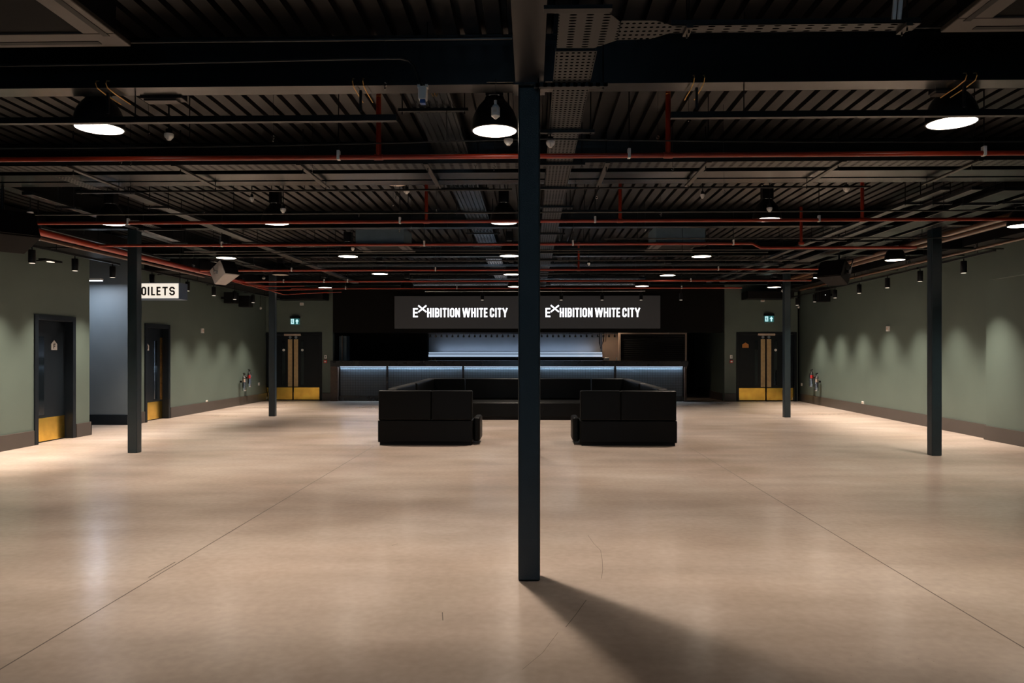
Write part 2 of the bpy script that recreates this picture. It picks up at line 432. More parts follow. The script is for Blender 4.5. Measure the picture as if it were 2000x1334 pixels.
# skirting boards
def skirt(name, *boxes):
    mb = MB()
    for b in boxes: mb.box(*b)
    struct(mb, name, 'skirt', bevel=.006)
SK = .25
skirt('baseboard_left', (XL, XL + .03, -9, d1a - .02, 0, SK), (XL, XL + .03, d1b + .02, YC0 + .03, 0, SK), (XL - .25, XL + .03, YC0, YC0 + .03, 0, SK))
skirt('baseboard_left_far', (XL2, XL2 + .03, YC1 + .01, d2a - .02, 0, SK), (XL2, XL2 + .03, d2b + .02, YB, 0, SK))
struct(MB().box(-12.5, XL2, YC1 - .03, YC1, 0, .22), 'baseboard_corridor', 'navy', bevel=.006)
mb = MB(); mb.prism([(xr(13.7) - .03, 13.7), (xr(YB) - .03, YB), (xr(YB), YB), (xr(13.7), 13.7)], lambda a, b, c: (a, b, c), 0, SK); struct(mb, 'baseboard_right', 'skirt', bevel=.006)
skirt('baseboard_right_near', (XRN - .03, XRN, -9, 13.73, 0, SK))
skirt('baseboard_back_left', (XL2, d3a - .02, YB - .03, YB, 0, SK), (d3b + .02, barL, YB - .03, YB, 0, SK))
skirt('baseboard_back_right', (barR, d4a - .02, YB - .03, YB, 0, SK), (d4b + .02, XR, YB - .03, YB, 0, SK))
skirt('baseboard_passage', (barR - .03, barR, YB + .2, 28.6, 0, SK))


# ------------------------------------------------------------------ doors
def side_tf(X): return lambda u, d, z: (X + d, u, z)
def back_tf(Y): return lambda u, d, z: (u, Y - d, z)

def frame(parent, tf, a, b, deep, w=.09):
    m = MB(tf); m.box(a, a + w, -deep, .025, 0, DH).box(b - w, b, -deep, .025, 0, DH).box(a + w, b - w, -deep, .025, DH - w, DH)
    return m.build('door_frame', 'navy', parent, bevel=.004)
def plaque(parent, tf, u, z, w, h, d, mat, letter=None):
    m = MB(tf); fn = lambda a, b, c: (a, c, b)
    m.prism([(u - w / 2, z), (u + w / 2, z), (u + w / 2, z + h * .62), (u, z + h), (u - w / 2, z + h * .62)], fn, d, d + .008)
    p = m.build('plaque', mat, parent)
    if letter:
        m = MB(tf); write(m, fn, [(letter, u - w * .16, u + w * .18, z + h * .14, z + h * .66, w * .11)], d + .008, d + .010)
        m.build('letter', 'signink', p)
    return p
def single_door(name, X, a, b, letter, hinge_bolts):
    r = bpy.data.objects.new(name, None); COL.objects.link(r); r.location = (X, (a + b) / 2, 0); r['kind'] = 'structure'
    tf = side_tf(X); frame(r, tf, a, b, .20)
    la, lb = a + .09, b - .09; dp = -.12
    leaf = MB(tf).box(la + .004, lb - .004, dp - .045, dp, .01, DH - .095).build('door_leaf', 'navy', r, bevel=.003)
    w = lb - la
    MB(tf).box(la + .02, lb - .02, dp, dp + .003, .02, .42).build('kick_plate', 'brass', leaf)
    g0 = la + w * .20 if not hinge_bolts else la + w * .56
    MB(tf).box(g0, g0 + w * .17, dp, dp + .006, .47, 1.83).build('vision_panel', 'glass', leaf)
    if not hinge_bolts:
        h = MB(tf).box(la + .03, la + .10, dp, dp + .004, .45, 1.90).build('finger_plate', 'oldbrass', leaf)
        MB(tf).tube([(la + .065, dp + .03, 1.33), (la + .065, dp + .055, 1.36), (la + .065, dp + .055, 1.82), (la + .065, dp + .03, 1.85)], .012).build('pull_handle', 'chrome', leaf, smooth=True)
        plaque(leaf, tf, la + w * .66, 1.60, .16, .17, dp, 'grey', letter)
    else:
        MB(tf).box(g0 + .01, g0 + .06, dp + .006, dp + .008, .48, 1.82).build('glazing_bead', 'chrome', leaf)
        MB(tf).box(lb - .13, lb - .02, dp, dp + .004, .45, 1.90).build('finger_plate', 'oldbrass', leaf)
        for k in range(5):
            zz = .50 + k * .33
            m = MB(tf)
            for du in (.045, .095): m.tube([(lb - .14 + du, dp + .004, zz), (lb - .14 + du, dp + .008, zz)], .007)
            m.build('screw_pair', 'brass', leaf)
        plaque(leaf, tf, la + w * .26, 1.60, .16, .17, dp, 'grey', letter)
    return r
single_door('door_1', XL, d1a, d1b, 'F', False)
single_door('door_2', XL2, d2a, d2b, 'M', True)

def double_door(name, a, b, right_side):
    r = bpy.data.objects.new(name, None); COL.objects.link(r); r.location = ((a + b) / 2, YB, 0); r['kind'] = 'structure'
    tf = back_tf(YB); frame(r, tf, a, b, .16, .08)
    la, lb = a + .08, b - .08; mid = (la + lb) / 2; dp = -.05
    for sgn, (p, q) in ((-1, (la + .004, mid - .014)), (1, (mid + .014, lb - .004))):
        leaf = MB(tf).box(p, q, dp - .045, dp, .01, DH - .085).build('door_leaf', 'navy', r, bevel=.003)
        MB(tf).box(p + .01, q - .01, dp, dp + .003, .03, .42).build('kick_plate', 'brass', leaf)
        e = q if sgn < 0 else p
        i0, i1 = sorted((e - sgn * -0.012, e - sgn * -0.15)) if sgn > 0 else sorted((e - .012, e - .15))
        MB(tf).box(i0, i1, dp, dp + .004, .45, 1.98).build('push_plate', 'paleplate', leaf)
        g0, g1 = (e - .34, e - .24) if sgn < 0 else (e + .24, e + .34)
        MB(tf).box(g0, g1, dp, dp + .004, .50, 1.93).build('vision_panel', 'glass', leaf)
        cx = (i0 + i1) / 2
        m = MB(tf); m.tube([(cx, dp, 2.04), (cx, dp + .004, 2.04)], .045, 20); m.build('round_notice', 'bluesign', leaf, label='small blue grey round notice')
        dx = (e - .29) if sgn < 0 else (e + .29)
        m = MB(tf); m.tube([(dx, dp + .004, 1.63), (dx, dp + .008, 1.63)], .042 if not (right_side and sgn < 0) else .03, 20); m.tube([(dx, dp + .008, 1.63), (dx, dp + .009, 1.63)], .012, 12)
        m.build('round_notice', 'white' if not (right_side and sgn < 0) else 'satin', leaf, label='small white round notice' if not (right_side and sgn < 0) else None)
        if right_side and sgn < 0: plaque(leaf, tf, p + .22, 1.60 + .10, .20, .17, dp, 'orange')
        MB(tf).tube([((p + .03 if sgn < 0 else q - .03), dp + .01, .04), ((p + .03 if sgn < 0 else q - .03), dp + .01, .12)], .006).build('floor_bolt', 'chrome', leaf)
    MB(tf).box(mid - .27, mid + .27, -.03, .03, 2.135 - .045, 2.135 + .02).build('door_closer', 'cream', r, bevel=.004)
    MB(tf).box(la + .02, lb - .02, -.03, .0, 2.145, 2.158).build('closer_rail', 'galv' if not right_side else 'darksteel', r)
    return r
double_door('door_3', d3a, d3b, False)
double_door('door_4', d4a, d4b, True)


# ================================================================== steel frame
def column(X, Y, top, label):
    t = thing('steel_column', label, 'column', (X, Y + .075, 0))
    MB().box(X - .075, X + .075, Y, Y + .15, 0, top).build('shaft', 'column', t, bevel=.012, seg=3)
    MB().box(X - .11, X + .11, Y - .035, Y + .185, top, top + .012).build('cap_plate', 'beam', t)
    if Y < 6: MB().box(X - .072, X + .072, Y - .0012, Y + .0005, .283, .286).build('weld_line', 'darksteel', t)
    return t
Y1, Y2, Y3 = 5.148, 11.52, 18.2
BZ = {1: 3.385, 2: 3.47, 3: 3.47}
column(-.012, Y1, BZ[1] - .012, 'blue-black square steel column nearest the camera, in the middle of the hall')
column(-.012, Y2, BZ[2] - .012, 'square steel column hidden behind the nearest one, in front of the sofas')
column(-6.163, Y2, BZ[2] - .012, 'dark square steel column standing in front of the toilets sign')
column(6.109, Y2, BZ[2] - .012, 'dark square steel column standing in front of the right wall')
column(-6.30, Y3, BZ[3] - .012, 'slim far steel column beside the left double doors')
column(6.13, Y3, BZ[3] - .012, 'slim far steel column beside the right double doors')

def ibeam_x(label, Y, z, w, x0=XL, x1=XRN, mat='beam', group=None):
    """I section running across the hall, bottom flange at z"""
    m = MB(); m.box(x0, x1, Y - w / 2, Y + w / 2, z, z + .014).box(x0, x1, Y - .006, Y + .006, z + .014, DECK - .005).box(x0, x1, Y - w / 2, Y + w / 2, DECK - .018, DECK - .003)
    return tag(m.build('steel_beam', mat), label, 'beam', group)
ibeam_x('deep dark cross beam resting on the nearest column', Y1 + .075, BZ[1], .165)
ibeam_x('cross beam with pale underside above the slotted brackets, nearer of the close pair', 7.87, 3.40, .28)
ibeam_x('cross beam with pale underside above the slotted brackets, farther of the close pair', 8.17, 3.40, .20)
ibeam_x('cross beam resting on the second row of columns', Y2 + .075, BZ[2], .165)
ibeam_x('cross beam midway between the second and third rows of columns', 14.85, 3.44, .20)
ibeam_x('cross beam resting on the third row of columns', Y3 + .075, BZ[3], .165, XL2, XR)
ibeam_x('farthest cross beam in front of the screens', 21.2, 3.44, .20, XL2, XR)
def ibeam_y(label, X, z, w, y0, y1):
    m = MB(); m.box(X - w / 2, X + w / 2, y0, y1, z, z + .014).box(X - .006, X + .006, y0, y1, z + .014, DECK - .005)
    return tag(m.build('steel_beam', 'beam' if y0 > 0 else 'satin'), label, 'beam')
ibeam_y('lengthwise beam running overhead to the nearest column', -.01, 3.385, .19, -2, Y1 - .01)
ibeam_y('lengthwise beam along the left row of columns, near part', -5.9, 3.41, .16, 5.32, 7.72)
ibeam_y('lengthwise beam along the left row of columns, middle part', -6.0, 3.44, .16, 8.28, 11.50)
ibeam_y('lengthwise beam along the left row of columns, far part', -6.16, 3.44, .16, 11.7, 14.74)
ibeam_y('lengthwise beam along the left row of columns, farthest part', -6.2, 3.44, .16, 14.96, 18.18)
ibeam_y('lengthwise beam along the right row of columns, near part', 6.0, 3.42, .16, 8.28, 11.50)
ibeam_y('lengthwise beam along the right row of columns, far part', 6.1, 3.44, .16, 11.7, 14.74)
ibeam_y('lengthwise beam along the right row of columns, farthest part', 6.1, 3.44, .16, 14.96, 18.18)
# gusset where the lengthwise beam meets the nearest column
m = MB(); m.prism([(-.30, 3.386), (.28, 3.386), (.16, 3.52), (-.18, 3.52)], lambda a, b, c: (a, c, b), 5.10, 5.112)
tag(m.build('gusset_plate', 'beam'), 'trapezoid gusset plate on the beam over the nearest column', 'bracket')

# slotted brackets under the close pair of beams
for i, (pa, pb) in enumerate([(115, 207), (330, 407), (580, 628), (832, 852), (1186, 1171), (1382, 1347), (1640, 1580), (1900, 1812)]):
    xa, ya = onz(pa, 320, 3.36); xb, yb = onz(pb, 354, 3.36); X = (xa + xb) / 2
    t = thing('slotted_bracket', 'slotted steel bracket under the paired beams, ' + ['leftmost', 'second from left', 'third from left', 'just left of the nearest column', 'just right of the nearest column', 'third from right', 'second from right', 'rightmost'][i], 'bracket', (X, 7.7, 3.34), 'slotted brackets under the paired beams')
    MB().box(X - .022, X + .022, 7.15, 8.20, 3.345, 3.362).build('channel', 'sloty', t)
    for y in (7.3, 8.12): MB().tube([(X, y, 3.30), (X, y, DECK)], .005, 6).build('hanger_rod', 'satin', t)
# perforated tray on those brackets
t = thing('cable_tray', 'long perforated cable tray running across just behind the nearest red pipe', 'cable tray', (0, 7.3, 3.37))
MB().box(XL + .6, XRN - .6, 7.20, 7.42, 3.364, 3.368).build('tray_base', 'perfx', t)
MB().box(XL + .6, XRN - .6, 7.195, 7.20, 3.364, 3.41).build('tray_side', 'darksteel', t); MB().box(XL + .6, XRN - .6, 7.42, 7.425, 3.364, 3.41).build('tray_side', 'darksteel', t)


# ================================================================== cable trays along the hall
segs = [(5.32, 7.70, 'nearest length'), (8.29, 11.48, 'second length'), (11.7, 14.73, 'third length'), (14.97, 18.17, 'fourth length'), (18.38, 21.05, 'farthest length')]
for i, (y0, y1, nm) in enumerate(segs):
    X0, X1, z = -.96, -.63, 3.55
    t = thing('ribbed_cable_tray', 'grey ribbed cable tray left of the nearest column, %s' % nm, 'cable tray', ((X0 + X1) / 2, y0, z), 'ribbed cable tray lengths')
    prof = []; n = 6; st = (X1 - X0) / n
    for k in range(n): x = X0 + k * st; prof += [(x, z), (x + st * .55, z), (x + st * .65, z + .014), (x + st * .9, z + .014)]
    prof.append((X1, z)); m = MB()
    A = [m.V((a, y0, b)) for a, b in prof]; B = [m.V((a, y1, b)) for a, b in prof]; A2 = [m.V((a, y0, b + .003)) for a, b in prof]; B2 = [m.V((a, y1, b + .003)) for a, b in prof]
    for k in range(len(prof) - 1): m.face((A[k], A[k + 1], B[k + 1], B[k])); m.face((A2[k], B2[k], B2[k + 1], A2[k + 1])); m.face((A[k], A2[k], A2[k + 1], A[k + 1]))
    m.build('tray_base', 'rib', t)
    for x in (X0, X1): MB().box(x - .003, x + .003, y0, y1, z, z + .05).build('tray_side', 'rib', t)
    yy = y0 + .8
    while yy < y1:
        s = MB().box(X0 - .12, X1 + .12, yy, yy + .04, z - .028, z - .004).build('support_channel', 'slotx', t)
        for x in (X0 - .09, X1 + .09): MB().tube([(x, yy + .02, z - .05), (x, yy + .02, DECK)], .005, 6).build('hanger_rod', 'satin', s)
        yy += 1.55
t = thing('perforated_cable_tray', 'wide perforated cable tray right of the nearest column running toward the bar', 'cable tray', (.27, 4.5, 3.355))
X0, X1, z = .15, .39, 3.350
MB().box(X0, X1, 4.5, 20.6, z, z + .003).build('tray_base', 'perf', t)
for x in (X0, X1): MB().box(x - .003, x + .003, 4.5, 20.6, z, z + .03).build('tray_side', 'darksteel', t)
yy = 5.02
while yy < 20:
    s = MB().box(X0 - .13, X1 + .12, yy, yy + .04, z - .026, z - .002).build('support_channel', 'slotx', t)
    for x in (X0 - .10, X1 + .09): MB().tube([(x, yy + .02, z - .04), (x, yy + .02, DECK)], .005, 6).build('hanger_rod', 'satin', s)
    yy += 1.05
# tee piece and branch tray to the right
fn = lambda a, b, c: (a, b, c)
P = lambda px, py: onz(px, py, z)
m = MB(); m.prism([P(1092, 18), P(1182, 18), P(1212, 42), P(1204, 78), P(1160, 93), P(1087, 93)], fn, z - .003, z)
tag(m.build('tray_tee', 'perfx'), 'flat dark tee piece of cable tray above right of the nearest column', 'cable tray')
m = MB(); m.prism([P(1214, 40), P(1282, 40), P(1312, 49), P(1310, 64), P(1270, 76), P(1205, 78)], fn, z - .001, z + .002)
tag(m.build('tray_reducer', 'perf'), 'perforated reducer narrowing from the tee piece to the branch tray', 'cable tray')
ax, ay = P(1311, 50); bx, by = P(1800, 44); ay0 = P(1311, 65)[1]
t = thing('cable_tray', 'narrow slotted branch tray running right from the tee, overhead at front', 'cable tray', (ax, ay, z))
MB().box(ax, bx, ay0, ay, z, z + .003).build('tray_base', 'perfx', t)
MB().box(ax, bx, ay, ay + .003, z, z + .03).build('tray_side', 'darksteel', t); MB().box(ax, bx, ay0 - .003, ay0, z, z + .03).build('tray_side', 'darksteel', t)
for px in (1335, 1750):
    x = P(px, 60)[0]
    s = MB().box(x, x + .035, ay0 - .12, ay + .10, z - .022, z - .002).build('support_channel', 'sloty', t)
    for y in (ay0 - .09, ay + .07): MB().tube([(x + .018, y, z - .04), (x + .018, y, DECK)], .005, 6).build('hanger_rod', 'satin', s)
m = MB(); x0 = P(1751, 40)[0]
m.tube([(x0, ay, z + .02), (x0, ay - .02, z + .12), (x0 - .01, ay - .05, DECK)], .012, 8).tube([(x0 + .03, ay, z + .02), (x0 + .03, ay - .02, z + .12), (x0 + .02, ay - .05, DECK)], .012, 8)
tag(m.build('cable_pair', 'white', smooth=True), 'pair of white cables dropping onto the branch tray at top right', 'cable')
x0, x1 = P(1062, 12)[0], P(1195, 12)[0]
t = thing('slotted_bracket', 'slotted channel at the top edge of the picture above the tee piece', 'bracket', (x0, 4.0, z))
MB().box(x0, x1, P(1100, 17)[1], P(1100, 8)[1], z - .024, z - .004).build('channel', 'slotx', t)

# long lengthwise trays and ducts over the right side
def run_y(name, label, cat, X0, X1, y0, y1, z0, z1, mat, side=True, hang=3.0):
    t = thing(name, label, cat, ((X0 + X1) / 2, y0, z0))
    MB().box(X0, X1, y0, y1, z0, z1).build('casing', mat, t, bevel=.004)
    y = y0 + .7; k = 0
    while y < y1 and hang:
        s = MB().box(X0 - .06, X1 + .06, y, y + .035, z0 - .022, z0 - .001).build('support_channel', 'darksteel', t)
        for x in (X0 - .04, X1 + .04): MB().tube([(x, y + .018, z0 - .03), (x, y + .018, DECK)], .005, 6).build('hanger_rod', 'satin', s)
        y += hang
    return t
run_y('cable_trunking', 'slim lengthwise cable trunking over the right side, nearest the middle', 'cable trunking', 4.50, 4.60, 8.4, 19.5, 3.34, 3.38, 'darksteel')
run_y('cable_trunking', 'slim lengthwise cable trunking over the right side, outer one of the slim pair', 'cable trunking', 4.83, 4.95, 8.4, 19.5, 3.34, 3.38, 'darksteel')
run_y('flat_duct', 'wide flat duct running lengthwise over the right side', 'duct', 5.18, 5.48, 8.4, 17.5, 3.33, 3.37, 'beam')
run_y('flat_duct', 'flat duct running lengthwise inside the right row of columns', 'duct', 5.66, 5.82, 8.4, 13.4, 3.35, 3.38, 'beam')
run_y('cable_trunking', 'slim lengthwise cable trunking over the left side near the middle', 'cable trunking', -4.62, -4.47, 8.4, 19.5, 3.34, 3.38, 'darksteel')
run_y('flat_duct', 'flat duct running lengthwise over the left side inside the columns', 'duct', -5.76, -5.64, 8.4, 17.5, 3.34, 3.38, 'beam')
run_y('cable_trunking', 'narrow trunking running lengthwise near the left wall', 'cable trunking', -7.0, -6.86, 8.4, 14.2, 3.30, 3.34, 'darksteel')
# short perforated tray stubs on the left
for k, (px, py, lab) in enumerate([(160, 358, 'short perforated tray stub by the paired beams at left'), (285, 437, 'short perforated tray stub just right of the left column top')]):
    X, Y = onz(px, py, 3.34)
    t = thing('tray_stub', lab, 'cable tray', (X, Y, 3.36))
    MB().box(X - .07, X + .07, Y - .35, Y + .35, 3.328, 3.331).build('tray_base', 'perf', t)
    c = MB().box(X - .25, X + .4, Y + .30, Y + .33, 3.30, 3.327).build('support_channel', 'darksteel', t)
    for x in (X - .2, X + .35): MB().tube([(x, Y + .315, 3.29), (x, Y + .315, DECK)], .005, 6).build('hanger_rod', 'satin', c)

def pipe_run(name, label, cat, pts, r, mat, clips=(), rod=True, group=None):
    t = thing(name, label, cat, pts[0], group)
    MB().tube(pts, r, 14).build('pipe', mat, t, smooth=True)
    for p in clips:
        p = Vector(p)
        c = MB().box(p.x - .013, p.x + .013, p.y - r - .004, p.y + r + .004, p.z - r - .004, p.z + r + .05).build('pipe_clip', 'galv', t, bevel=.003)
        if rod: MB().tube([(p.x, p.y, p.z + r + .05), (p.x, p.y, DECK)], .005, 6).build('hanger_rod', 'satin', c)
    return t
# big brown pipes on the right
pipe_run('round_pipe', 'thick brown pipe over the right side, inner one of the pair behind the right column', 'pipe', [(6.68, 9.0, 3.46), (6.68, 19.5, 3.46)], .048, 'bronze', [(6.68, y, 3.46) for y in (10, 13.4, 16.6)])
pipe_run('round_pipe', 'thick brown pipe over the right side, outer one of the pair behind the right column', 'pipe', [(6.83, 9.0, 3.42), (6.83, 19.5, 3.42)], .045, 'bronze', [(6.83, y, 3.42) for y in (10, 13.4, 16.6)])
pipe_run('round_pipe', 'thin brown pipe running lengthwise above the right wall spotlights', 'pipe', [(7.42, 9.0, 3.28), (7.42, 21, 3.28)], .026, 'bronze', [(7.42, y, 3.28) for y in (10.5, 12.8, 15, 17.5)])
# wall-side black ducts
run_y('rectangular_duct', 'long black rectangular duct along the top of the left wall', 'duct', -8.28, -7.55, 4, 14.0, 3.33, 3.68, 'black', hang=2.6)
run_y('rectangular_duct', 'long black rectangular duct along the top of the far left wall', 'duct', -8.40, -7.55, 16.2, 23.6, 3.33, 3.68, 'black', hang=2.6)
run_y('rectangular_duct', 'long black rectangular duct along the top of the right wall', 'duct', 7.62, 8.08, 4, 13.5, 3.42, 3.70, 'black', hang=2.6)
run_y('rectangular_duct', 'long black rectangular duct along the top of the far right wall', 'duct', 7.60, 8.20, 13.9, 23.6, 3.42, 3.70, 'black', hang=2.6)
mb = MB(); mb.box(XRN - .10, XRN - .001, 6, 13.45, 2.83, DECK - .02); struct(mb, 'trim_1', 'wall')

# ================================================================== red sprinkler pipes
def red_lateral(label, py, x0, x1, risers=(), clips=(), r=.019, z=3.15, dogleg=None):
    Y = onz(1037, py, z)[1]
    if dogleg:
        dx, dz = dogleg; pts = [(x0, Y, z), (dx, Y, z), (dx + .12, Y, z - dz), (x1, Y, z - dz)]
    else: pts = [(x0, Y, z), (x1, Y, z)]
    t = thing('sprinkler_pipe', label, 'pipe', (x0, Y, z))
    MB().tube(pts, r, 14).build('pipe', 'red', t, smooth=True)
    for X in risers:
        MB().tube([(X, Y, z), (X, Y, DECK - .05)], .021, 12).build('riser', 'red', t, smooth=True)
        MB().tube([(X - .035, Y, z), (X + .035, Y, z)], r + .006, 12).build('tee_fitting', 'red', t, smooth=True)
        MB().lathe([(.008, 0), (.022, .012), (.010, .03), (.010, .05)], (X, Y, DECK - .10), 12).build('sprinkler_head', 'brass', t, smooth=True)
    for X in clips:
        c = MB().box(X - .012, X + .012, Y - r - .003, Y + r + .003, z - r - .003, z + r + .035).build('pipe_clip', 'white', t, bevel=.003, label='pale pipe clip')
        MB().tube([(X, Y, z + r + .035), (X, Y, DECK)], .005, 6).build('hanger_rod', 'satin', c)
    return t
cx = lambda px, py: onz(px, py, 3.15)[0]
red_lateral('red sprinkler pipe crossing the hall, nearest and lowest in front of the lamps', 305, XL + .2, XRN - .2, [cx(738, 305), cx(1305, 303)], [cx(660, 306), cx(1229, 303), cx(1920, 300)], r=.020)
red_lateral('second red sprinkler pipe crossing the hall, passing the second row of lamps', 432, XL + .3, XRN - .2, [cx(832, 432), cx(1212, 430), cx(1687, 428)], [cx(243, 433), cx(780, 432), cx(1163, 430), cx(1603, 428)], r=.020)
red_lateral('third red sprinkler pipe crossing the hall, with a stepped joint at right', 477, -6.45, 5.6, [cx(1560, 477)], [cx(827, 476), cx(1120, 474), cx(430, 478), cx(1437, 473)], r=.020, dogleg=(cx(1470, 475), .065))
red_lateral('fourth red sprinkler pipe crossing the hall, ending behind the right speaker', 527, -6.45, 5.9, [cx(1130, 527)], [cx(566, 527), cx(850, 527), cx(1403, 526)], r=.020)
red_lateral('fifth red sprinkler pipe crossing the hall, behind the fourth row of lamps', 549, -6.45, 6.2, [], [cx(550, 549), cx(630, 549), cx(677, 549), cx(1350, 548)], r=.019)
red_lateral('sixth and farthest red sprinkler pipe, nearest to the screens', 563, -6.0, 5.2, [], [cx(673, 563), cx(892, 563), cx(1330, 563)], r=.018)
t = pipe_run('sprinkler_main', 'thick red sprinkler main running lengthwise on the left past the toilets sign', 'pipe', [(-6.5, 5.6, 3.15), (-6.5, 18.9, 3.15)], .046, 'red', [(-6.5, y, 3.15) for y in (9.8, 12.1, 14.4, 16.9)])
pipe_run('round_pipe', 'brown conduit running just beneath the thick red main on the left', 'pipe', [(-6.56, 8.0, 3.075), (-6.56, 15.0, 3.075)], .022, 'bronze', [(-6.56, y, 3.075) for y in (9.9, 12.2)])
for k in range(3):
    m = MB(); y = 15.6 + k * .9
    m.tube([(-6.35, y, 3.08), (-6.1 + .1 * k, y + .5, 3.0 - .03 * k), (-5.6 + .2 * k, y + 1.0, 3.02), (-5.2 + .2 * k, y + 1.6, 3.08)], .012, 8)
    tag(m.build('red_cable', 'red', smooth=True), 'slack red cable near the far left column, ' + ['nearest', 'middle', 'farthest'][k] + ' of three', 'cable', 'slack red cables by the far left column')

# ================================================================== thin conduits
def conduit(label, py, z, px0, px1, r=.010, mat='darksteel', sag=0, box=False):
    Y = onz(1037, py, z)[1]; a = ony(px0, Y) if px0 > 0 else XL + .85; b = ony(px1, Y) if px1 < 2000 else XRN - .56
    t = thing('conduit', label, 'conduit', (a, Y, z))
    if box:
        MB().box(a, b, Y - r, Y + r, z - r, z + r).build('rail', mat, t)
    else:
        N = 24
        MB().tube([(a + (b - a) * k / N, Y, z - sag * (1 - (2 * (k / N * 2 % 1) - 1) ** 2)) for k in range(N + 1)], r, 8).build('tube', mat, t, smooth=True)
    k = a + .5
    while k < b:
        MB().tube([(k, Y, z), (k, Y, DECK)], .004, 6).build('hanger_rod', 'satin', t); k += 2.1
    return t
conduit('thin conduit along the top of the nearest cross beam', 74, 3.62, -1, 1000, .010)
conduit('thin conduit along the upper right face of the nearest cross beam', 62, 3.62, 1300, 2001, .006)
conduit('black square mounting rail for the nearest lamps, left length', 229, 3.19, -1, 775, .021, 'satin', box=True)
conduit('black square mounting rail for the nearest lamps, right length', 228, 3.19, 1310, 2001, .021, 'satin', box=True)
conduit('sagging thin cable crossing just below the nearest lamps', 271, 3.28, -1, 2001, .006, sag=.05)
conduit('thin black conduit behind the paired beams, left half', 370, 3.42, 160, 1000, .012, 'satin')
conduit('thin black conduit behind the paired beams, right half', 368, 3.42, 1080, 1700, .012, 'satin')
conduit('thin pale conduit just above the second red pipe', 415, 3.22, 40, 2001, .009)
conduit('thin pale conduit below the second red pipe, right part', 467, 3.26, 1180, 1850, .009)
conduit('thin pale conduit crossing behind the third red pipe', 489, 3.28, 360, 1960, .010)
conduit('pale flat rail crossing between the third and fourth red pipes', 487, 3.40, 640, 1450, .018, box=True)
conduit('thin pale conduit over the grey tilted speaker', 494, 3.22, 300, 1500, .009)
conduit('pale conduit in front of the fourth red pipe', 509, 3.26, 590, 1560, .011)
conduit('flat steel rail just above the fourth red pipe', 518, 3.29, 620, 1520, .022, 'galv', box=True)
conduit('thin steel conduit just behind the fourth red pipe', 534, 3.2, 800, 1650, .011)
conduit('steel rail above the fifth red pipe', 545, 3.3, 800, 1260, .016, 'galv', box=True)
conduit('steel rail just below the fifth red pipe', 554, 3.36, 800, 1270, .022, 'galv', box=True)
conduit('thin steel conduit below the farthest red pipe in front of the screens', 569, 3.15, 830, 1260, .010, 'galv')
conduit('flat steel rail behind the third row of lamps, left part', 479, 3.44, 560, 990, .02, 'galv', box=True)

# conduit bending down to the hanging socket
Y = 5.02; zz = lambda py: zat(py, -1.2, Y)
xa, xb, xc = ony(690, Y), ony(790, Y), ony(826, Y)
t = thing('socket_drop', 'grey conduit bending down to a white socket box with blue base', 'socket', (xc, Y, zz(185)))
MB().tube([(XL + .85, Y, zz(128)), (ony(290, Y), Y, zz(120)), (xa, Y, zz(115)), (xb - .03, Y, zz(115)), (xb + .03, Y, zz(119)), (xb + .06, Y, zz(128)), (xc, Y, zz(175))], .009, 8).build('conduit', 'darksteel', t, smooth=True)
b = MB().box(xc - .028, xc + .028, Y - .035, Y + .03, zz(197), zz(172)).build('socket_box', 'white', t, bevel=.006)
MB().box(xc - .035, xc - .018, Y - .02, Y + .02, zz(174), zz(168)).box(xc + .018, xc + .035, Y - .02, Y + .02, zz(174), zz(168)).build('gland', 'white', b)
MB().box(xc - .018, xc + .018, Y - .025, Y + .02, zz(205), zz(197)).build('socket_base', 'blue', b, bevel=.004, label='blue base')
x = ony(853, Y + .1)
tag(MB().tube([(x - .02, Y, zz(184)), (x - .01, Y, zz(190)), (x, Y, zz(183)), (x + .01, Y, zz(190)), (x + .02, Y, zz(184))], .004, 6).build('brass_hook', 'brass'), 'tiny brass hook beside the hanging white socket', 'hook')

# ================================================================== pendant lamps
LZ = 3.23
def make_pendant(lit):
    t = thing('pendant_lamp', '', 'lamp', (0, 0, LZ))
    o = Vector((0, 0, LZ))
    prof = [(.166, -.004), (.176, 0), (.176, .03), (.168, .085), (.150, .135), (.122, .18), (.092, .215), (.075, .235), (.072, .25)]
    MB().lathe(prof, (0, 0, LZ), 40, cap=False).build('shade', 'satin', t, smooth=True)
    MB().lathe([(.164, .0), (.164, .006)], (0, 0, LZ), 40).build('diffuser', 'diffuser' if lit else 'diffuser_off', t)
    MB().box(-.065, .065, -.065, .065, LZ + .25, DECK - .08).build('driver_box', 'satin', t, bevel=.005)
    MB().tube([(-.05, 0, DECK - .08), (-.05, 0, DECK)], .005, 6).tube([(.05, 0, DECK - .08), (.05, 0, DECK)], .005, 6).build('hanger_rods', 'darksteel', t)
    if lit:
        light('AREA', 'lamp_light', P_PEND * .26, WARM, (0, 0, -.008), t, shape='DISK', size=.32, spread=radians(104))
        light('SPOT', 'lamp_core', P_PEND * 6.6, WARM, (0, 0, -.012), t, spot_size=radians(102), spot_blend=.8, shadow_soft_size=.035)
    return t
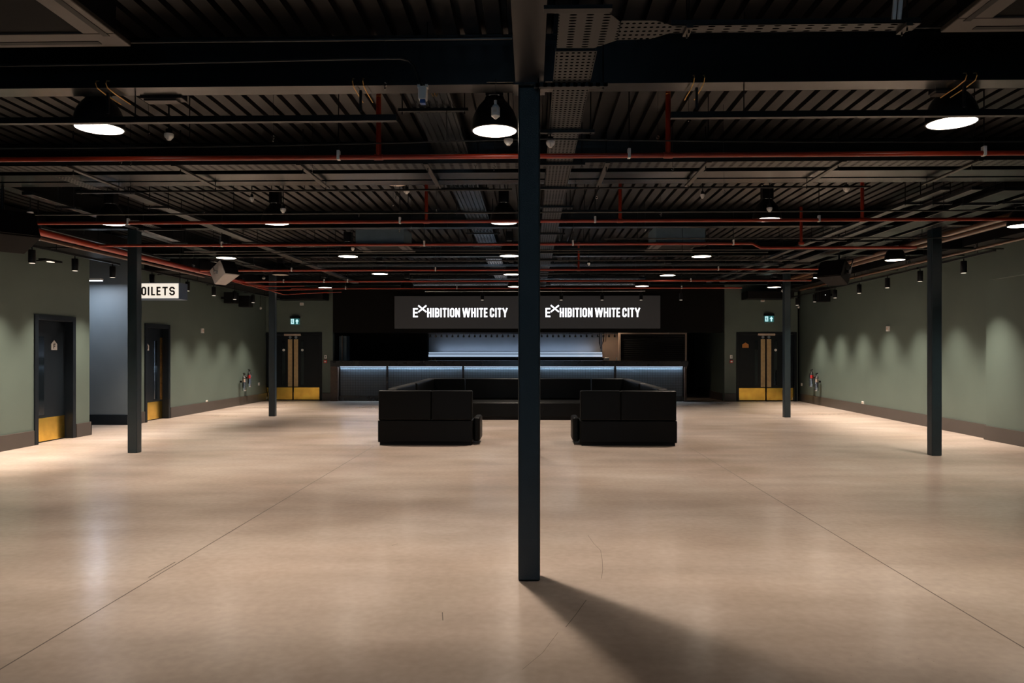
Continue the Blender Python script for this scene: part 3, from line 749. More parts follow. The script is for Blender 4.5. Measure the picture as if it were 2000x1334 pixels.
lamps = {
    'nearest': [(194, 251, 'left of three', 1), (966, 256, 'middle of three', 1), (1859, 240, 'right of three', 1)],
    'second': [(217, 437, 'leftmost', 1), (538, 436, 'second from left', 1), (984, 435, 'middle one', 1), (1498, 429, 'second from right', 1), (1996, 441, 'rightmost, cut by the picture edge', 1)],
    'third': [(442, 504, 'leftmost', 1), (680, 501, 'second from left', 1), (995, 500, 'middle one', 1), (1370, 501, 'second from right', 1), (1748, 508, 'rightmost', 1)],
    'fourth': [(548, 537, 'leftmost', 0), (742, 535, 'second from left', 1), (999, 536, 'middle one', 1), (1304, 538, 'second from right', 1), (1604, 542, 'rightmost', 1)],
    'farthest': [(635, 562, 'leftmost', 1), (795, 563, 'second from left', 1), (1005, 560, 'middle one', 1), (1254, 559, 'second from right', 1), (1512, 561, 'rightmost', 1)],
}
proto = {1: make_pendant(True), 0: make_pendant(False)}; used = set()
for row, L in lamps.items():
    for px, py, lab, lit in L:
        X, Y = onz(px, py, LZ); loc = (X, Y, LZ)
        if lit not in used: o = proto[lit]; o.location = loc; used.add(lit)
        else: o = copy_tree(proto[lit], None, loc)
        o['label'] = ('lit ' if lit else 'dark ') + 'round black pendant lamp in the %s row, %s' % (row, lab)
        o['group'] = 'round pendant lamps'
# dim round ceiling fitting
X, Y = onz(775, 360, 3.5)
t = thing('round_downlight', 'unlit round ceiling fitting behind the paired beams at centre left', 'lamp', (X, Y, 3.5))
MB().lathe([(.10, 0), (.105, .01), (.10, .06), (.06, .09)], (X, Y, 3.5), 28).build('housing', 'satin', t, smooth=True)
MB().lathe([(.095, -.004), (.095, 0)], (X, Y, 3.5), 28).build('diffuser', 'diffuser_off', t)
MB().tube([(X, Y, 3.59), (X, Y, DECK)], .005, 6).build('hanger_rod', 'satin', t)

# curved hooks on the beam flange that carry the nearest lamps
for k, (px, lab) in enumerate([(200, 'pair of curved brass hooks on the beam above the left nearest lamp'), (700, 'pair of curved brass hooks on the beam left of the hanging socket'), (1365, 'pair of curved brass hooks on the beam right of the nearest column'), (1895, 'pair of curved brass hooks on the beam above the right nearest lamp')]):
    Yh = 5.10; sgn = 1 if px < 1000 else -1
    t = thing('beam_hook_pair', lab, 'hook', (ony(px, Yh), Yh, 3.38), 'curved hook pairs on the nearest beam')
    for q in (-10, 10):
        X = ony(px + q, Yh)
        MB().tube([(X, Yh + .02, 3.425), (X, Yh - .01, 3.415), (X, Yh - .02, 3.395), (X, Yh, 3.37), (X, Yh + .10, 3.36), (X, Yh + .3, 3.355)], .004, 6).build('hook', 'oldbrass', t, smooth=True)
    X = ony(px, Yh); m = MB()
    m.box(X - .008, X + .008, 5.16, 5.18, 3.215, 3.36); m.build('drop_rod', 'satin', t)

# emergency light boxes by the nearest lamps
def emer(px, py0, w, lab):
    Yh = 5.36; X = ony(px, Yh)
    t = thing('emergency_light', lab, 'light', (X, Yh, 3.30))
    MB().box(X - w / 2, X + w / 2, Yh - .05, Yh + .05, zat(py0 + 22, X, Yh), zat(py0, X, Yh)).build('housing', 'satin', t, bevel=.004)
    MB().box(X - w * .42, X + w * .36, Yh - .04, Yh + .04, zat(py0 + 26, X, Yh), zat(py0 + 22, X, Yh)).build('lens', 'brownpanel', t)
    MB().lathe([(.0035, 0), (.0035, .004)], (X + w * .25, Yh - .052, zat(py0 + 5, X, Yh)), 8).build('indicator', 'greenled', t)
emer(320, 174, .30, 'flat black emergency light right of the left nearest lamp')
emer(1834, 160, .10, 'small black box with green indicator at the right nearest lamp')
# bottle shaped sensor hanging in front of the middle lamp
Yh = 5.05; X = ony(968, Yh); zt, zb = zat(196, X, Yh), zat(233, X, Yh); h = zt - zb
t = thing('hanging_sensor', 'small pale bottle-shaped device hanging in front of the middle nearest lamp', 'sensor', (X, Yh, zb))
MB().lathe([(.004, 0), (.012, .05 * h), (.029, .16 * h), (.030, .6 * h), (.018, .74 * h), (.010, .78 * h), (.010, h)], (X, Yh, zb), 16).build('body', 'white', t, smooth=True)
MB().box(X - .014, X + .010, Yh - .032, Yh - .029, zb + .32 * h, zb + .58 * h).build('paper_label', 'cream', t)
MB().tube([(X, Yh, zt), (X, Yh, 3.39), (X, Yh + .06, 3.395)], .002, 6).build('cord', 'satin', t)

# smoke detectors and sensors
def detector(px, py, z, label, big=1.0, stem=True):
    big *= .72
    X, Y = onz(px, py, z)
    t = thing('smoke_detector', label, 'detector', (X, Y, z), 'white ceiling detectors')
    MB().lathe([(.02 * big, 0), (.03 * big, .012), (.045 * big, .022), (.050 * big, .035), (.050 * big, .05)], (X, Y, z), 20).build('body', 'white', t, smooth=True)
    MB().lathe([(.035 * big, .05), (.035 * big, .085)], (X, Y, z), 16).build('base', 'satin', t)
    if stem: MB().tube([(X, Y, z + .085), (X, Y, DECK)], .006, 6).build('stem', 'satin', t)
detector(330, 274, 3.22, 'white smoke detector on a stem right of the left nearest lamp')
detector(1075, 288, 3.22, 'white smoke detector just right of the nearest column above the red pipe')
detector(993, 284, 3.2, 'dark shaded smoke detector under the middle nearest lamp')
detector(794, 379, 3.4, 'white smoke detector left of centre behind the paired beams')
detector(1653, 375, 3.4, 'white smoke detector right of the second-row lamp')
detector(1372, 388, 3.36, 'small white detector left of the second-row right lamp', .7)
detector(492, 394, 3.34, 'small white detector left of the second-row lamp', .7)
detector(553, 416, 3.18, 'small white detector in front of the second-row left lamp', .9)
detector(1503, 414, 3.2, 'small white detector in front of the second-row right lamp', .9)
detector(59, 422, 3.2, 'small white detector over the near left speaker', 1.0)
detector(689, 490, 3.2, 'small white detector in front of the third-row lamp', .8)
detector(1150, 519, 3.12, 'small detector left of the fourth row right lamp', .7)

# tiny chrome hooks on wires
hooks = [(290, 258), (534, 268), (255, 318), (236, 316), (610, 330), (752, 165), (773, 382), (768, 400), (852, 412), (929, 322), (965, 326), (1345, 228), (1413, 300), (1414, 374), (1285, 268), (1314, 330), (1165, 386), (701, 418), (1291, 418), (398, 414), (803, 445), (1120, 450), (780, 450), (1260, 450), (874, 460)]
for px, py in hooks:
    z = 3.30 if py < 350 else 3.26
    X, Y = onz(px, py, z)
    if not (XL < X < XRN): continue
    t = thing('wire_hook', 'small chrome hook on a thin wire among the dark ceiling pipes', 'hook', (X, Y, z), 'small chrome hooks on wires')
    m = MB(); m.tube([(X + .012 * cos(a), Y, z + .012 * sin(a)) for a in [pi * k / 5 - pi for k in range(9)]], .003, 6); m.tube([(X, Y, z - .012), (X, Y - .002, z - .035)], .004, 6)
    m.build('hook', 'chrome', t, smooth=True)
    MB().tube([(X, Y, z + .012), (X, Y, DECK)], .0018, 5).build('wire', 'satin', t)


# ================================================================== ceiling cassettes
def cassette(X0, Y0, z, label, body=False):
    w = .95
    t = thing('ceiling_cassette', label, 'air conditioner', (X0 + w / 2, Y0 + w / 2, z), 'square ceiling air conditioning cassettes')
    m = MB(); fr = .19
    for a in ((X0, X0 + w, Y0, Y0 + fr), (X0, X0 + w, Y0 + w - fr, Y0 + w), (X0, X0 + fr, Y0 + fr, Y0 + w - fr), (X0 + w - fr, X0 + w, Y0 + fr, Y0 + w - fr)): m.box(*a, z, z + .03)
    m.build('panel', 'brownpanel', t, bevel=.006)
    MB().box(X0 + fr, X0 + w - fr, Y0 + fr, Y0 + w - fr, z + .012, z + .028).build('grille', 'soffit', t)
    c = w / 2
    for a in ((X0 + .16, X0 + w - .16, Y0 + .045, Y0 + .085), (X0 + .16, X0 + w - .16, Y0 + w - .085, Y0 + w - .045), (X0 + .045, X0 + .085, Y0 + .16, Y0 + w - .16), (X0 + w - .085, X0 + w - .045, Y0 + .16, Y0 + w - .16)):
        MB().box(*a, z - .003, z + .01).build('louvre', 'black', t)
    MB().box(X0 + .06, X0 + w - .06, Y0 + .06, Y0 + w - .06, z + .03, DECK - .03).build('casing', 'bluegrey' if body else 'black', t, bevel=.006)
cassette(-2.47 - .95, 3.66, 3.45, 'square brown-edged air conditioning cassette at the top left corner')
cassette(2.42, 3.58, 3.45, 'square brown-edged air conditioning cassette at the top right corner')
cassette(-3.05, 12.75, 3.38, 'air conditioning cassette with blue-grey casing left of the middle lamps', True)
cassette(2.05, 12.75, 3.38, 'air conditioning cassette with blue-grey casing right of the middle lamps', True)

# ================================================================== speakers
def speaker(px, py, Y, w, h, d, label, mat, tilt, yaw, led=False):
    X = ony(px, Y); z = zat(py, X, Y)
    t = thing('hanging_speaker', label, 'speaker', (X, Y, z + h / 2))
    R = Matrix.Translation((X, Y, z)) @ Matrix.Rotation(yaw, 4, 'Z') @ Matrix.Rotation(tilt, 4, 'X')
    tf = lambda a, b, c: tuple(R @ Vector((a, b, c)))
    m = MB(tf); pr = [(-w / 2, -d / 2), (w / 2, -d / 2), (w * .38, d / 2), (-w * .38, d / 2)]
    m.prism(pr, lambda u, v, q: (u, v, q), -h / 2, h / 2); m.build('cabinet', mat, t, bevel=.012)
    MB(tf).box(-w * .46, w * .46, -d / 2 - .012, -d / 2 - .001, -h * .46, h * .46).build('grille', 'black', t)
    k = MB(tf)
    k.tube([(-w / 2 - .03, 0, 0), (-w / 2 - .03, 0, h / 2 + .08), (w / 2 + .03, 0, h / 2 + .08), (w / 2 + .03, 0, 0)], .014, 8)
    for s in (-1, 1): k.tube([(s * (w / 2 - .02), 0, 0), (s * (w / 2 + .035), 0, 0)], .035, 14)
    k.build('yoke', 'galv' if mat == 'grey' else 'satin', t, smooth=True)
    p = tf(0, 0, h / 2 + .08)
    MB().tube([p, (p[0], p[1], DECK)], .018, 8).build('drop_tube', 'galv' if mat == 'grey' else 'satin', t)
speaker(14, 452, 8.3, .52, .34, .34, 'large black speaker hanging at the left edge', 'soffit', radians(-30), radians(55))
speaker(437, 533, 14.0, .34, .30, .38, 'pale grey tilted speaker hanging from a bright steel yoke', 'grey', radians(-28), radians(62))
speaker(1632, 533, 14.0, .50, .34, .36, 'large black speaker hanging over the right side', 'soffit', radians(-25), radians(-55))
def wall_speaker(px, py, Xw, w, h, label, led=False):
    if Xw > 0: Xw = onr(px)[0]
    s = 1 if Xw < 0 else -1; Xc = Xw + s * .28; Y = onx(px, Xc); z = zat(py, Xc, Y)
    t = thing('wall_speaker', label, 'speaker', (Xw, Y, z))
    MB().box(Xc - .15, Xc + .15, Y - w / 2, Y + w / 2, z - h / 2, z + h / 2).build('cabinet', 'black', t, bevel=.01)
    MB().box(min(Xw, Xc), max(Xw, Xc), Y - .03, Y + .03, z - .03, z + .03).build('wall_arm', 'satin', t)
    MB().box(Xc - .13, Xc + .13, Y - w / 2 - .01, Y - w / 2, z - h * .45, z + h * .45).build('grille', 'satin', t)
    if led: MB().lathe([(.012, 0), (.012, .01)], (Xc, Y - w / 2 - .014, z - .02), 8).build('indicator', 'whiteled', t)
    return t
wall_speaker(452, 582, XL2, .32, .30, 'small black box speaker on the far left wall, left of the two')
wall_speaker(480, 589, XL2, .34, .32, 'small black box speaker on the far left wall, right of the two')
wall_speaker(1607, 576, XR, .34, .40, 'small black box speaker with tiny white light on the far right wall', True)

# ================================================================== wall spotlights on tracks
SPZ = 2.94
def make_spot():
    t = thing('track_spotlight', '', 'spotlight', (0, 0, SPZ))
    MB().lathe([(.050, 0), (.052, .004), (.052, .20), (.048, .205)], (0, 0, SPZ), 20).build('barrel', 'satin', t, smooth=True)
    MB().lathe([(.040, -.003), (.040, -.001)], (0, 0, SPZ), 20).build('lens', 'spotlens', t)
    MB().tube([(0, 0, SPZ + .2), (0, 0, 3.19)], .010, 8).build('stem', 'satin', t)
    light('SPOT', 'spot_light', P_SPOT, WARM, (0, 0, -.012), t, spot_size=radians(82), spot_blend=1.0, shadow_soft_size=.035)
    return t
sp = make_spot(); first = True
XS_L, XS_R = -7.72, 7.78
places = []
for i, Y in enumerate([9.6, 10.7, 11.5, 12.6, 13.75]):
    places.append((XS_L, Y, ['black cylinder spotlight by the left wall, outside at the left edge', 'black cylinder spotlight by the left wall, at the very left edge', 'black cylinder spotlight on the left track above the near door', 'black cylinder spotlight on the left track right of the near door', 'black cylinder spotlight on the left track over the corridor corner'][i]))
for i, Y in enumerate([15.2, 16.8, 18.2, 19.5, 20.8, 22.2]):
    places.append((XS_L, Y, 'black cylinder spotlight on the far left track, ' + ['first past the corridor', 'second past the corridor', 'third past the corridor, above the wall box', 'fourth past the corridor, by the small speakers', 'fifth past the corridor', 'nearest the back wall'][i]))
for i, px in enumerate([1882, 1797, 1733, 1678, 1631, 1591, 1557]):
    X_, Y = onr(px, .70); places.append((X_, Y, 'black cylinder spotlight on the right track, ' + ['nearest, right of the right column', 'second, just left of the right column', 'third, above the beige wall box', 'fourth from the front', 'fifth from the front', 'sixth from the front', 'seventh, nearest the back doors'][i]))
for X, Y, lab in places:
    if first: o = sp; o.location = (X, Y, SPZ); first = False
    else: o = copy_tree(sp, None, (X, Y, SPZ))
    o['label'] = lab; o['group'] = 'black track spotlights'
for nm, X, y0, y1 in (('left wall, near part', XS_L, 5, 13.98), ('left wall, far part', XS_L, 14.6, 23.0)):
    t = thing('lighting_track', 'long dark lighting track along the ' + nm, 'track', (X, y0, 3.2))
    MB().box(X - .02, X + .02, y0, y1, 3.19, 3.225).build('track_rail', 'darksteel', t)
    y = y0 + .5
    while y < y1: MB().tube([(X, y, 3.22), (X, y, 3.34)], .005, 6).build('hanger_rod', 'satin', t); y += 2.2
for nm, y0, y1 in (('right wall, near part', 12.4, 14.9), ('right wall, far part', 15.0, 23.0)):
    a, b = xr(y0) - .70, xr(y1) - .70
    t = thing('lighting_track', 'long dark lighting track along the ' + nm, 'track', (a, y0, 3.2))
    MB().prism([(a - .02, y0), (a + .02, y0), (b + .02, y1), (b - .02, y1)], lambda u, v, w_: (u, v, w_), 3.19, 3.225).build('track_rail', 'darksteel', t)
    y = y0 + .5
    while y < y1: x = xr(y) - .70; MB().tube([(x, y, 3.22), (x, y, 3.42)], .005, 6).build('hanger_rod', 'satin', t); y += 2.2
# small bright LED battens on the left track and right brackets
for px, py, lab in ((100, 511, 'small rectangular white emergency light between the near left spotlights'),):
    Y = onx(px, -7.95); z = zat(py, -7.95, Y)
    t = thing('emergency_light', lab, 'light', (-7.95, Y, z))
    MB().box(-8.02, -7.9, Y - .22, Y + .22, z, z + .03).build('housing', 'black', t); MB().box(-7.99, -7.93, Y - .06, Y + .06, z - .012, z).build('lens', 'spotlens', t)
    MB().box(-8.329, -8.02, Y - .02, Y + .02, z + .005, z + .025).build('wall_arm', 'black', t)
# spots in front of the screens
m = None
for i, (px, lab) in enumerate([(942, 'over the left screen text'), (1096, 'over the start of the right screen text'), (1176, 'over the middle of the right screen text'), (1252, 'over the end of the right screen text'), (1330, 'right of the screens')]):
    Y = 21.9; X = ony(px, Y); z = zat(586, X, Y)
    t = thing('track_spotlight', 'black cylinder spotlight before the screens, ' + lab, 'spotlight', (X, Y, z), 'black spotlights in front of the screens')
    MB().lathe([(.052, 0), (.052, .19)], (X, Y, z), 18).build('barrel', 'satin', t, smooth=True)
    MB().lathe([(.040, -.003), (.040, -.001)], (X, Y, z), 16).build('lens', 'spotlens', t)
    MB().tube([(X, Y, z + .19), (X, Y, DECK)], .010, 8).build('stem', 'satin', t)
    light('SPOT', 'spot_light', 40, WARM, (0, 0, -.012), t, spot_size=radians(60), spot_blend=.6, shadow_soft_size=.03)

# ================================================================== toilets sign
Ys = 14.5; sx0, sx1 = ony(253, Ys), ony(350, Ys); sz0, sz1 = zat(583, sx1, Ys), zat(553, sx1, Ys)
t = thing('toilets_sign', 'cream backlit box sign reading TOILETS hanging behind the left column', 'sign', ((sx0 + sx1) / 2, Ys, sz0))
box = MB().box(sx0, sx1, Ys, Ys + .36, sz0 - .012, sz1 + .012).build('sign_box', pmat('blue_sign_side', (.075, .12, .20), .45, noise=.05), t, bevel=.004)
face = MB().box(sx0 + .012, sx1 - .012, Ys - .006, Ys - .0005, sz0 + .004, sz1 - .004).build('sign_face', 'signface', t)
m = MB(); lz0, lz1 = zat(577, sx1, Ys), zat(560, sx1, Ys)
spec = [(c, ony(a, Ys), ony(b, Ys), lz0, lz1, .031) for c, a, b in (('T', 263, 274), ('O', 276.5, 286), ('I', 289, 292), ('L', 295.5, 303), ('E', 306, 314), ('T', 317.5, 328), ('S', 331, 342))]
write(m, lambda a, b, c: (a, c, b), spec, Ys - .009, Ys - .006); m.build('lettering', 'signink', face)
for px in (347, 256):
    x = ony(px, Ys); MB().tube([(x, Ys + .1, sz1 + .01), (x, Ys + .1, DECK)], .008, 8).build('hanger_rod', 'satin', t)

# corridor ceiling strip
Y = 15.35; x0, x1 = ony(120, Y), ony(199, Y); z = zat(549, -9, Y)
t = thing('strip_light', 'slim white strip light under the ceiling of the side corridor', 'light', ((x0 + x1) / 2, Y, z))
MB().box(x0, x1, Y - .06, Y + .06, z + .012, z + .05).build('housing', 'white', t)
MB().box(x0 + .01, x1 - .01, Y - .05, Y + .05, z, z + .012).build('tube', 'fluo', t)
MB().tube([((x0 + x1) / 2, Y, z + .05), ((x0 + x1) / 2, Y, DECK)], .008, 8).build('stem', 'satin', t)
light('AREA', 'strip_glow', 32, (.78, .86, 1.0), (0, 0, -.006), t, shape='RECTANGLE', size=x1 - x0, size_y=.1)

# ================================================================== bar
YF = 24.15                                   # front of the bar
ct0, ct1 = ony(648, YF), ony(1342, YF)
zt, zb = zat(704.5, 0, YF), zat(716, 0, YF)
t = thing('bar_counter', 'long black bar counter with glowing tiled front behind the sofas', 'bar', ((ct0 + ct1) / 2, YF, 0))
MB().box(ct0, ct1, YF - .18, YF + .60, zb, zt).build('countertop', 'counter', t, bevel=.006)
px_div = [663, 757, 905, 1053, 1201, 1335]
p0, p1 = ony(663, YF), ony(1335, YF)
MB().box(p0, p1, YF + .02, YF + .50, .0, zb).build('carcass', 'black', t)
for a, b in zip(px_div, px_div[1:]):
    xa, xb = ony(a, YF) + .03, ony(b, YF) - .03
    pn = MB().box(xa, xb, YF, YF + .02, .16, zb - .03).build('tiled_panel', 'tile', t)
    MB().box(xa, xb, YF - .035, YF - .015, zb - .012, zb - .001).build('led_strip', 'led', pn)
    light('AREA', 'strip_glow', 7.5 * (xb - xa), COOL, ((xa + xb) / 2 - t.location.x, -.034, zb - .02), t, (0, radians(0), 0), shape='RECTANGLE', size=xb - xa, size_y=.02)
for a in px_div[1:-1]:
    x = ony(a, YF); MB().box(x - .03, x + .03, YF - .07, YF + .02, 0, zb).build('divider', 'counter', t, bevel=.003)
x = ony(1337.5, YF); MB().box(x - .03, x + .03, YF - .12, YF + .5, 0, zb).build('end_panel', 'brownwood', t)
MB().box(ony(648, YF), ony(662, YF), YF - .16, YF + .5, 0, zb).build('end_panel', 'brownwood', t)
MB().box(p0, p1, YF - .05, YF + .02, 0, .16).build('plinth', 'counter', t)
x = ony(640, YF - .4)
# rear bits on the counter
Yc = YF + .35
x = ony(1185, Yc); tag(MB().box(x - .08, x + .08, Yc - .06, Yc + .06, zt, zt + .10).build('till_box', 'white', bevel=.012), 'small white box standing on the right end of the bar counter', 'box')
x = ony(1204, Yc); tag(MB().tube([(x, Yc, zt), (x, Yc, zt + .10)], .012, 10).build('beer_tap', 'chrome', smooth=True), 'slim steel post on the counter beside the shutter frame', 'tap')
for px, lab in ((842, 'left one of two tiny brass taps on the bar counter'), (850, 'right one of two tiny brass taps on the bar counter')):
    x = ony(px, Yc); tag(MB().tube([(x, Yc, zt), (x, Yc, zt + .05), (x, Yc - .03, zt + .06)], .010, 8).build('beer_tap', 'brass', smooth=True), lab, 'tap', 'tiny brass bar taps')

# back bar: shelf with light, lit wall
zs0 = zat(697, 0, YBB - .3)
t = thing('back_bar', 'back bar shelves with bluish strip lights under the screens', 'shelf', ((xs_w0 + xs_w1) / 2, YBB - .2, 0))
MB().box(xs_w0, xs_w1, YBB - .55, YBB - .001, 0, zs0 - .04).build('cabinet', 'black', t)
MB().box(xs_w0 + .02, xs_w1 - .02, YBB - .30, YBB - .001, zs0 - .04, zs0 + .03).build('lower_ledge', 'black', t)
l = MB().box(xs_w0 + .02, xs_w1 - .02, YBB - .31, YBB - .30, zat(697, 0, YBB), zat(692, 0, YBB)).build('lower_strip', 'shelfled', t)
MB().box(xs_w0 + .02, xs_w1 - .02, YBB - .22, YBB - .001, zat(691, 0, YBB), zat(690, 0, YBB)).build('upper_shelf', 'barwall', t)
MB().box(xs_w0 + .02, xs_w1 - .02, YBB - .23, YBB - .22, zat(690.5, 0, YBB), zat(688, 0, YBB)).build('upper_strip', 'shelfled', t)
light('AREA', 'strip_glow', 15, (.50, .68, 1.0), (0, -.0, zat(687.6, 0, YBB)), t, (radians(180 - 14), 0, 0), shape='RECTANGLE', size=xs_w1 - xs_w0 - .7, size_y=.05)
# fascia box above the bar
fx0, fx1 = ony(650, 23.6), ony(1413, 23.6); fz0 = zat(649.5, 0, 23.6); fz1 = zat(569, 0, 23.6)
t = thing('bar_fascia', 'huge black hanging fascia box above the bar', 'fascia', ((fx0 + fx1) / 2, 23.6, fz0))
MB().box(fx0, fx1, 23.6, 24.05, fz0, DECK - .01).build('fascia_board', 'soffit', t, bevel=.004)
sx0, sxm, sx1 = ony(770, 23.5), ony(1030, 23.5), ony(1290, 23.5); z0, z1 = zat(642, 0, 23.5), zat(577.5, 0, 23.5)
mpx = (sxm - sx0) / 260
for a, b, c, side in ((sx0, sxm - .004, 806, 'left'), (sxm + .004, sx1, 1065, 'right')):
    t = thing('display_screen', '%s dark display screen with glowing white lettering above the bar' % side, 'screen', ((a + b) / 2, 23.52, z0))
    MB().box(a, b, 23.53, 23.598, z0, z1).build('bezel', 'black', t)
    f = MB().box(a + .004, b - .004, 23.52, 23.53, z0 + .004, z1 - .004).build('screen_face', 'screen', t)
    U = lambda px: a + (c - 806 + 36 - (0 if side == 'left' else 260 - 1) + (px - 806)) * mpx if False else ony(px + (c - 806), 23.5)
    zb_, zt_, zx0, zx1 = zat(619.5, 0, 23.5), zat(601.5, 0, 23.5), zat(609.5, 0, 23.5), zat(596, 0, 23.5)
    s = 2.9 * mpx; spec = [('E', U(806.5), U(816), zb_, zt_, s), ('X', U(816), U(833.5), zx0, zx1, s)]
    u = 834
    for ch, w in (('H', 10), ('I', 5), ('B', 10), ('I', 5), ('T', 9), ('I', 5), ('O', 10.5), ('N', 10.5), (' ', 3), ('W', 17), ('H', 10.5), ('I', 5), ('T', 9), ('E', 8.5), (' ', 3), ('C', 10), ('I', 5), ('T', 9), ('Y', 12)):
        if ch != ' ': spec.append((ch, U(u + .2), U(u + w - 1.4), zb_, zt_, s))
        u += w * 159 / 157
    m = MB(); write(m, lambda p, q, r_: (p, r_, q), spec, 23.514, 23.5195); m.build('lettering', 'text', f)

# glass rack under the fascia
gx0, gx1 = ony(835, 25.0), ony(1206, 25.0); z = zat(651, 0, 25.0)
t = thing('glass_rack', 'steel hanging glass rack in the bar opening under the fascia', 'rack', ((gx0 + gx1) / 2, 25, z))
MB().tube([(gx0, 25, z - .01), (gx1, 25, z - .01)], .012, 8).build('rail', 'galv', t)
MB().tube([(gx0, 25.25, z - .01), (gx1, 25.25, z - .01)], .012, 8).build('rail', 'galv', t)
for k in range(5): x = gx0 + (gx1 - gx0) * k / 4; MB().tube([(x, 25.1, z - .01), (x, 25.1, 2.62)], .01, 8).build('hanger_rod', 'satin', t)
gl = None; glab = 'small upturned glass in the hanging rack above the bar'
for k in range(34):
    x = gx0 + (k + .5) * (gx1 - gx0) / 34
    if gl is None:
        gl = MB().lathe([(.030, 0), (.034, .05), (.012, .07), (.006, .10), (.028, .105)], (0, 0, -.13), 12, cap=False).build('hanging_glass', 'glass', smooth=True); o = gl
    else: o = gl.copy(); COL.objects.link(o)
    o.location = (x, 25.0, z + .0); tag(o, glab, 'glass', 'upturned glasses in the hanging rack')
light('AREA', 'rack_glow', 2, (.55, .72, 1.0), (0, .5, 0), t, (radians(0), 0, 0), shape='RECTANGLE', size=gx1 - gx0 - 1.5, size_y=.05)
# black folding bracket
Yk = 26.0; K = lambda px, py: (ony(px, Yk), Yk, zat(py, 2.3, Yk))
t = thing('ceiling_bracket', 'black folding bracket hanging beside the warm brown wall behind the bar', 'bracket', K(1172, 652))
MB().tube([K(1171, 645), K(1171, 670), K(1173, 681), K(1179, 665), K(1179, 645)], .022, 8).build('arm', 'satin', t)
MB().tube([K(1185, 645), K(1183, 667), K(1177, 667)], .010, 8).build('stay', 'satin', t)
# warm downlight over the brown wall
x = ony(1188, 25.78)
t = thing('recessed_downlight', 'small warm downlight over the brown wall by the shutter', 'light', (x, 25.78, 2.58))
MB().lathe([(.05, 0), (.05, .02)], (x, 25.78, 2.58), 16).build('housing', 'white', t)
light('SPOT', 'downlight_glow', 60, (1, .72, .50), (0, 0, -.01), t, spot_size=radians(150), spot_blend=.6, shadow_soft_size=.035)

# roller shutter in a beige frame
ys = 26.0; a, b = ony(1208, ys), ony(1341, ys); zt2, zb2 = zat(650, a, ys), zat(706, a, ys) - .25
t = thing('roller_shutter', 'closed black roller shutter in a beige frame at the right of the bar', 'shutter', ((a + b) / 2, ys, zb2))
f = .06
MB().box(a, a + .07, ys - .06, ys + .06, zb2, zt2).box(b - f, b, ys - .06, ys + .06, zb2, zt2).box(a + .07, b - f, ys - .06, ys + .06, zt2 - .05, zt2).build('shutter_frame', 'frame', t, bevel=.004)
m = MB(); z = zb2; st = .072
while z < zt2 - .13:
    m.prism([(z, 0), (z + st * .5, -.016), (z + st * .92, -.004), (z + st, 0)], lambda u, v, w: (w, ys + v, u), a + .07, b - f); z += st
m.build('slats', 'darksteel', t)
MB().box(a + .07, b - f, ys - .03, ys + .05, zt2 - .13, zt2 - .05).build('head_box', 'black', t)

# tall items at the left end of the bar
Yq = 24.9; x = ony(668, Yq)
tag(MB().box(x - .006, x + .006, Yq, Yq + .02, 0, 2.12).build('steel_edge', 'cream'), 'thin pale steel edge standing at the left end of the bar opening', 'trim')
for px, lab in ((650, 'tall dark locker panel at the left end of the bar, outer one'), (658, 'tall dark locker panel at the left end of the bar, inner one')):
    x = max(ony(px, Yq), barL + .01) + (.14 if px > 655 else 0); tag(MB().box(x, x + .11, Yq + .05, Yq + .5, 0, 2.1).build('locker_panel', 'bluegrey', bevel=.01), lab, 'panel')

# ================================================================== sofas
def cushion(x0, x1, y0, y1, z0, z1, name, parent, b=.035, label=None):
    return MB().box(x0, x1, y0, y1, z0, z1).build(name, 'leather', parent, smooth=False, bevel=b, seg=4, label=label)
HB, HS, T = .915, .40, .20
def sofa(label, x0, x1, y0, y1, back, seam=(), grp='black leather sofa sections'):
    """back: side on which the backrest stands: 'front','left','right','rear' (list)"""
    t = thing('sofa_section', label, 'sofa', ((x0 + x1) / 2, (y0 + y1) / 2, 0), grp)
    MB().box(x0 + .03, x1 - .03, y0 + .03, y1 - .03, 0, .06).build('plinth', 'black', t)
    sx0, sx1, sy0, sy1 = x0, x1, y0, y1
    for bk in back:
        if bk == 'front': r = (x0, x1, y0, y0 + T); sy0 = y0 + T + .005
        if bk == 'rear': r = (x0, x1, y1 - T, y1); sy1 = y1 - T - .005
        if bk == 'left': r = (x0, x0 + T, y0, y1); sx0 = x0 + T + .005
        if bk == 'right': r = (x1 - T, x1, y0, y1); sx1 = x1 - T - .005
        lo = MB().box(*r, .05, HS + .015).build('base_panel', 'leather', t, bevel=.012, seg=3)
        ins = .006
        if bk in ('front', 'rear'): n = max(1, len(seam) + 1); xs = [x0 + ins] + list(seam) + [x1 - ins]
        else: xs = None
        if xs:
            for p, q in zip(xs, xs[1:]): cushion(p + .001, q - .001, r[2] + ins, r[3] - ins, HS + .02, HB, 'backrest', t, .022)
        else: cushion(r[0] + ins, r[1] - ins, y0 + .004, y1 - .004, HS + .02, HB, 'backrest', t, .03)
    cushion(sx0 + .003, sx1 - .003, sy0 + .003, sy1 - .003, .06, HS, 'seat', t, .03)
    return t
SX0, SX1 = -2.57, 2.43; SY0, SY1 = 12.62, 18.65; D = .95
sofa('black sofa section with its back to the camera, left one', SX0, -.98, SY0, SY0 + .78, ['front'], [ony(842, SY0)])
sofa('black sofa section with its back to the camera, right one', .82, SX1, SY0, SY0 + .78, ['front'], [ony(1213, SY0)])
sofa('black sofa section on the left side, nearer one', SX0, SX0 + D, SY0 + .79, 15.55, ['left'])
sofa('black sofa section on the left side, farther corner one', SX0, SX0 + D, 15.75, SY1, ['left', 'rear'])
sofa('black sofa section on the right side, nearer one', SX1 - D, SX1, SY0 + .79, 15.55, ['right'])
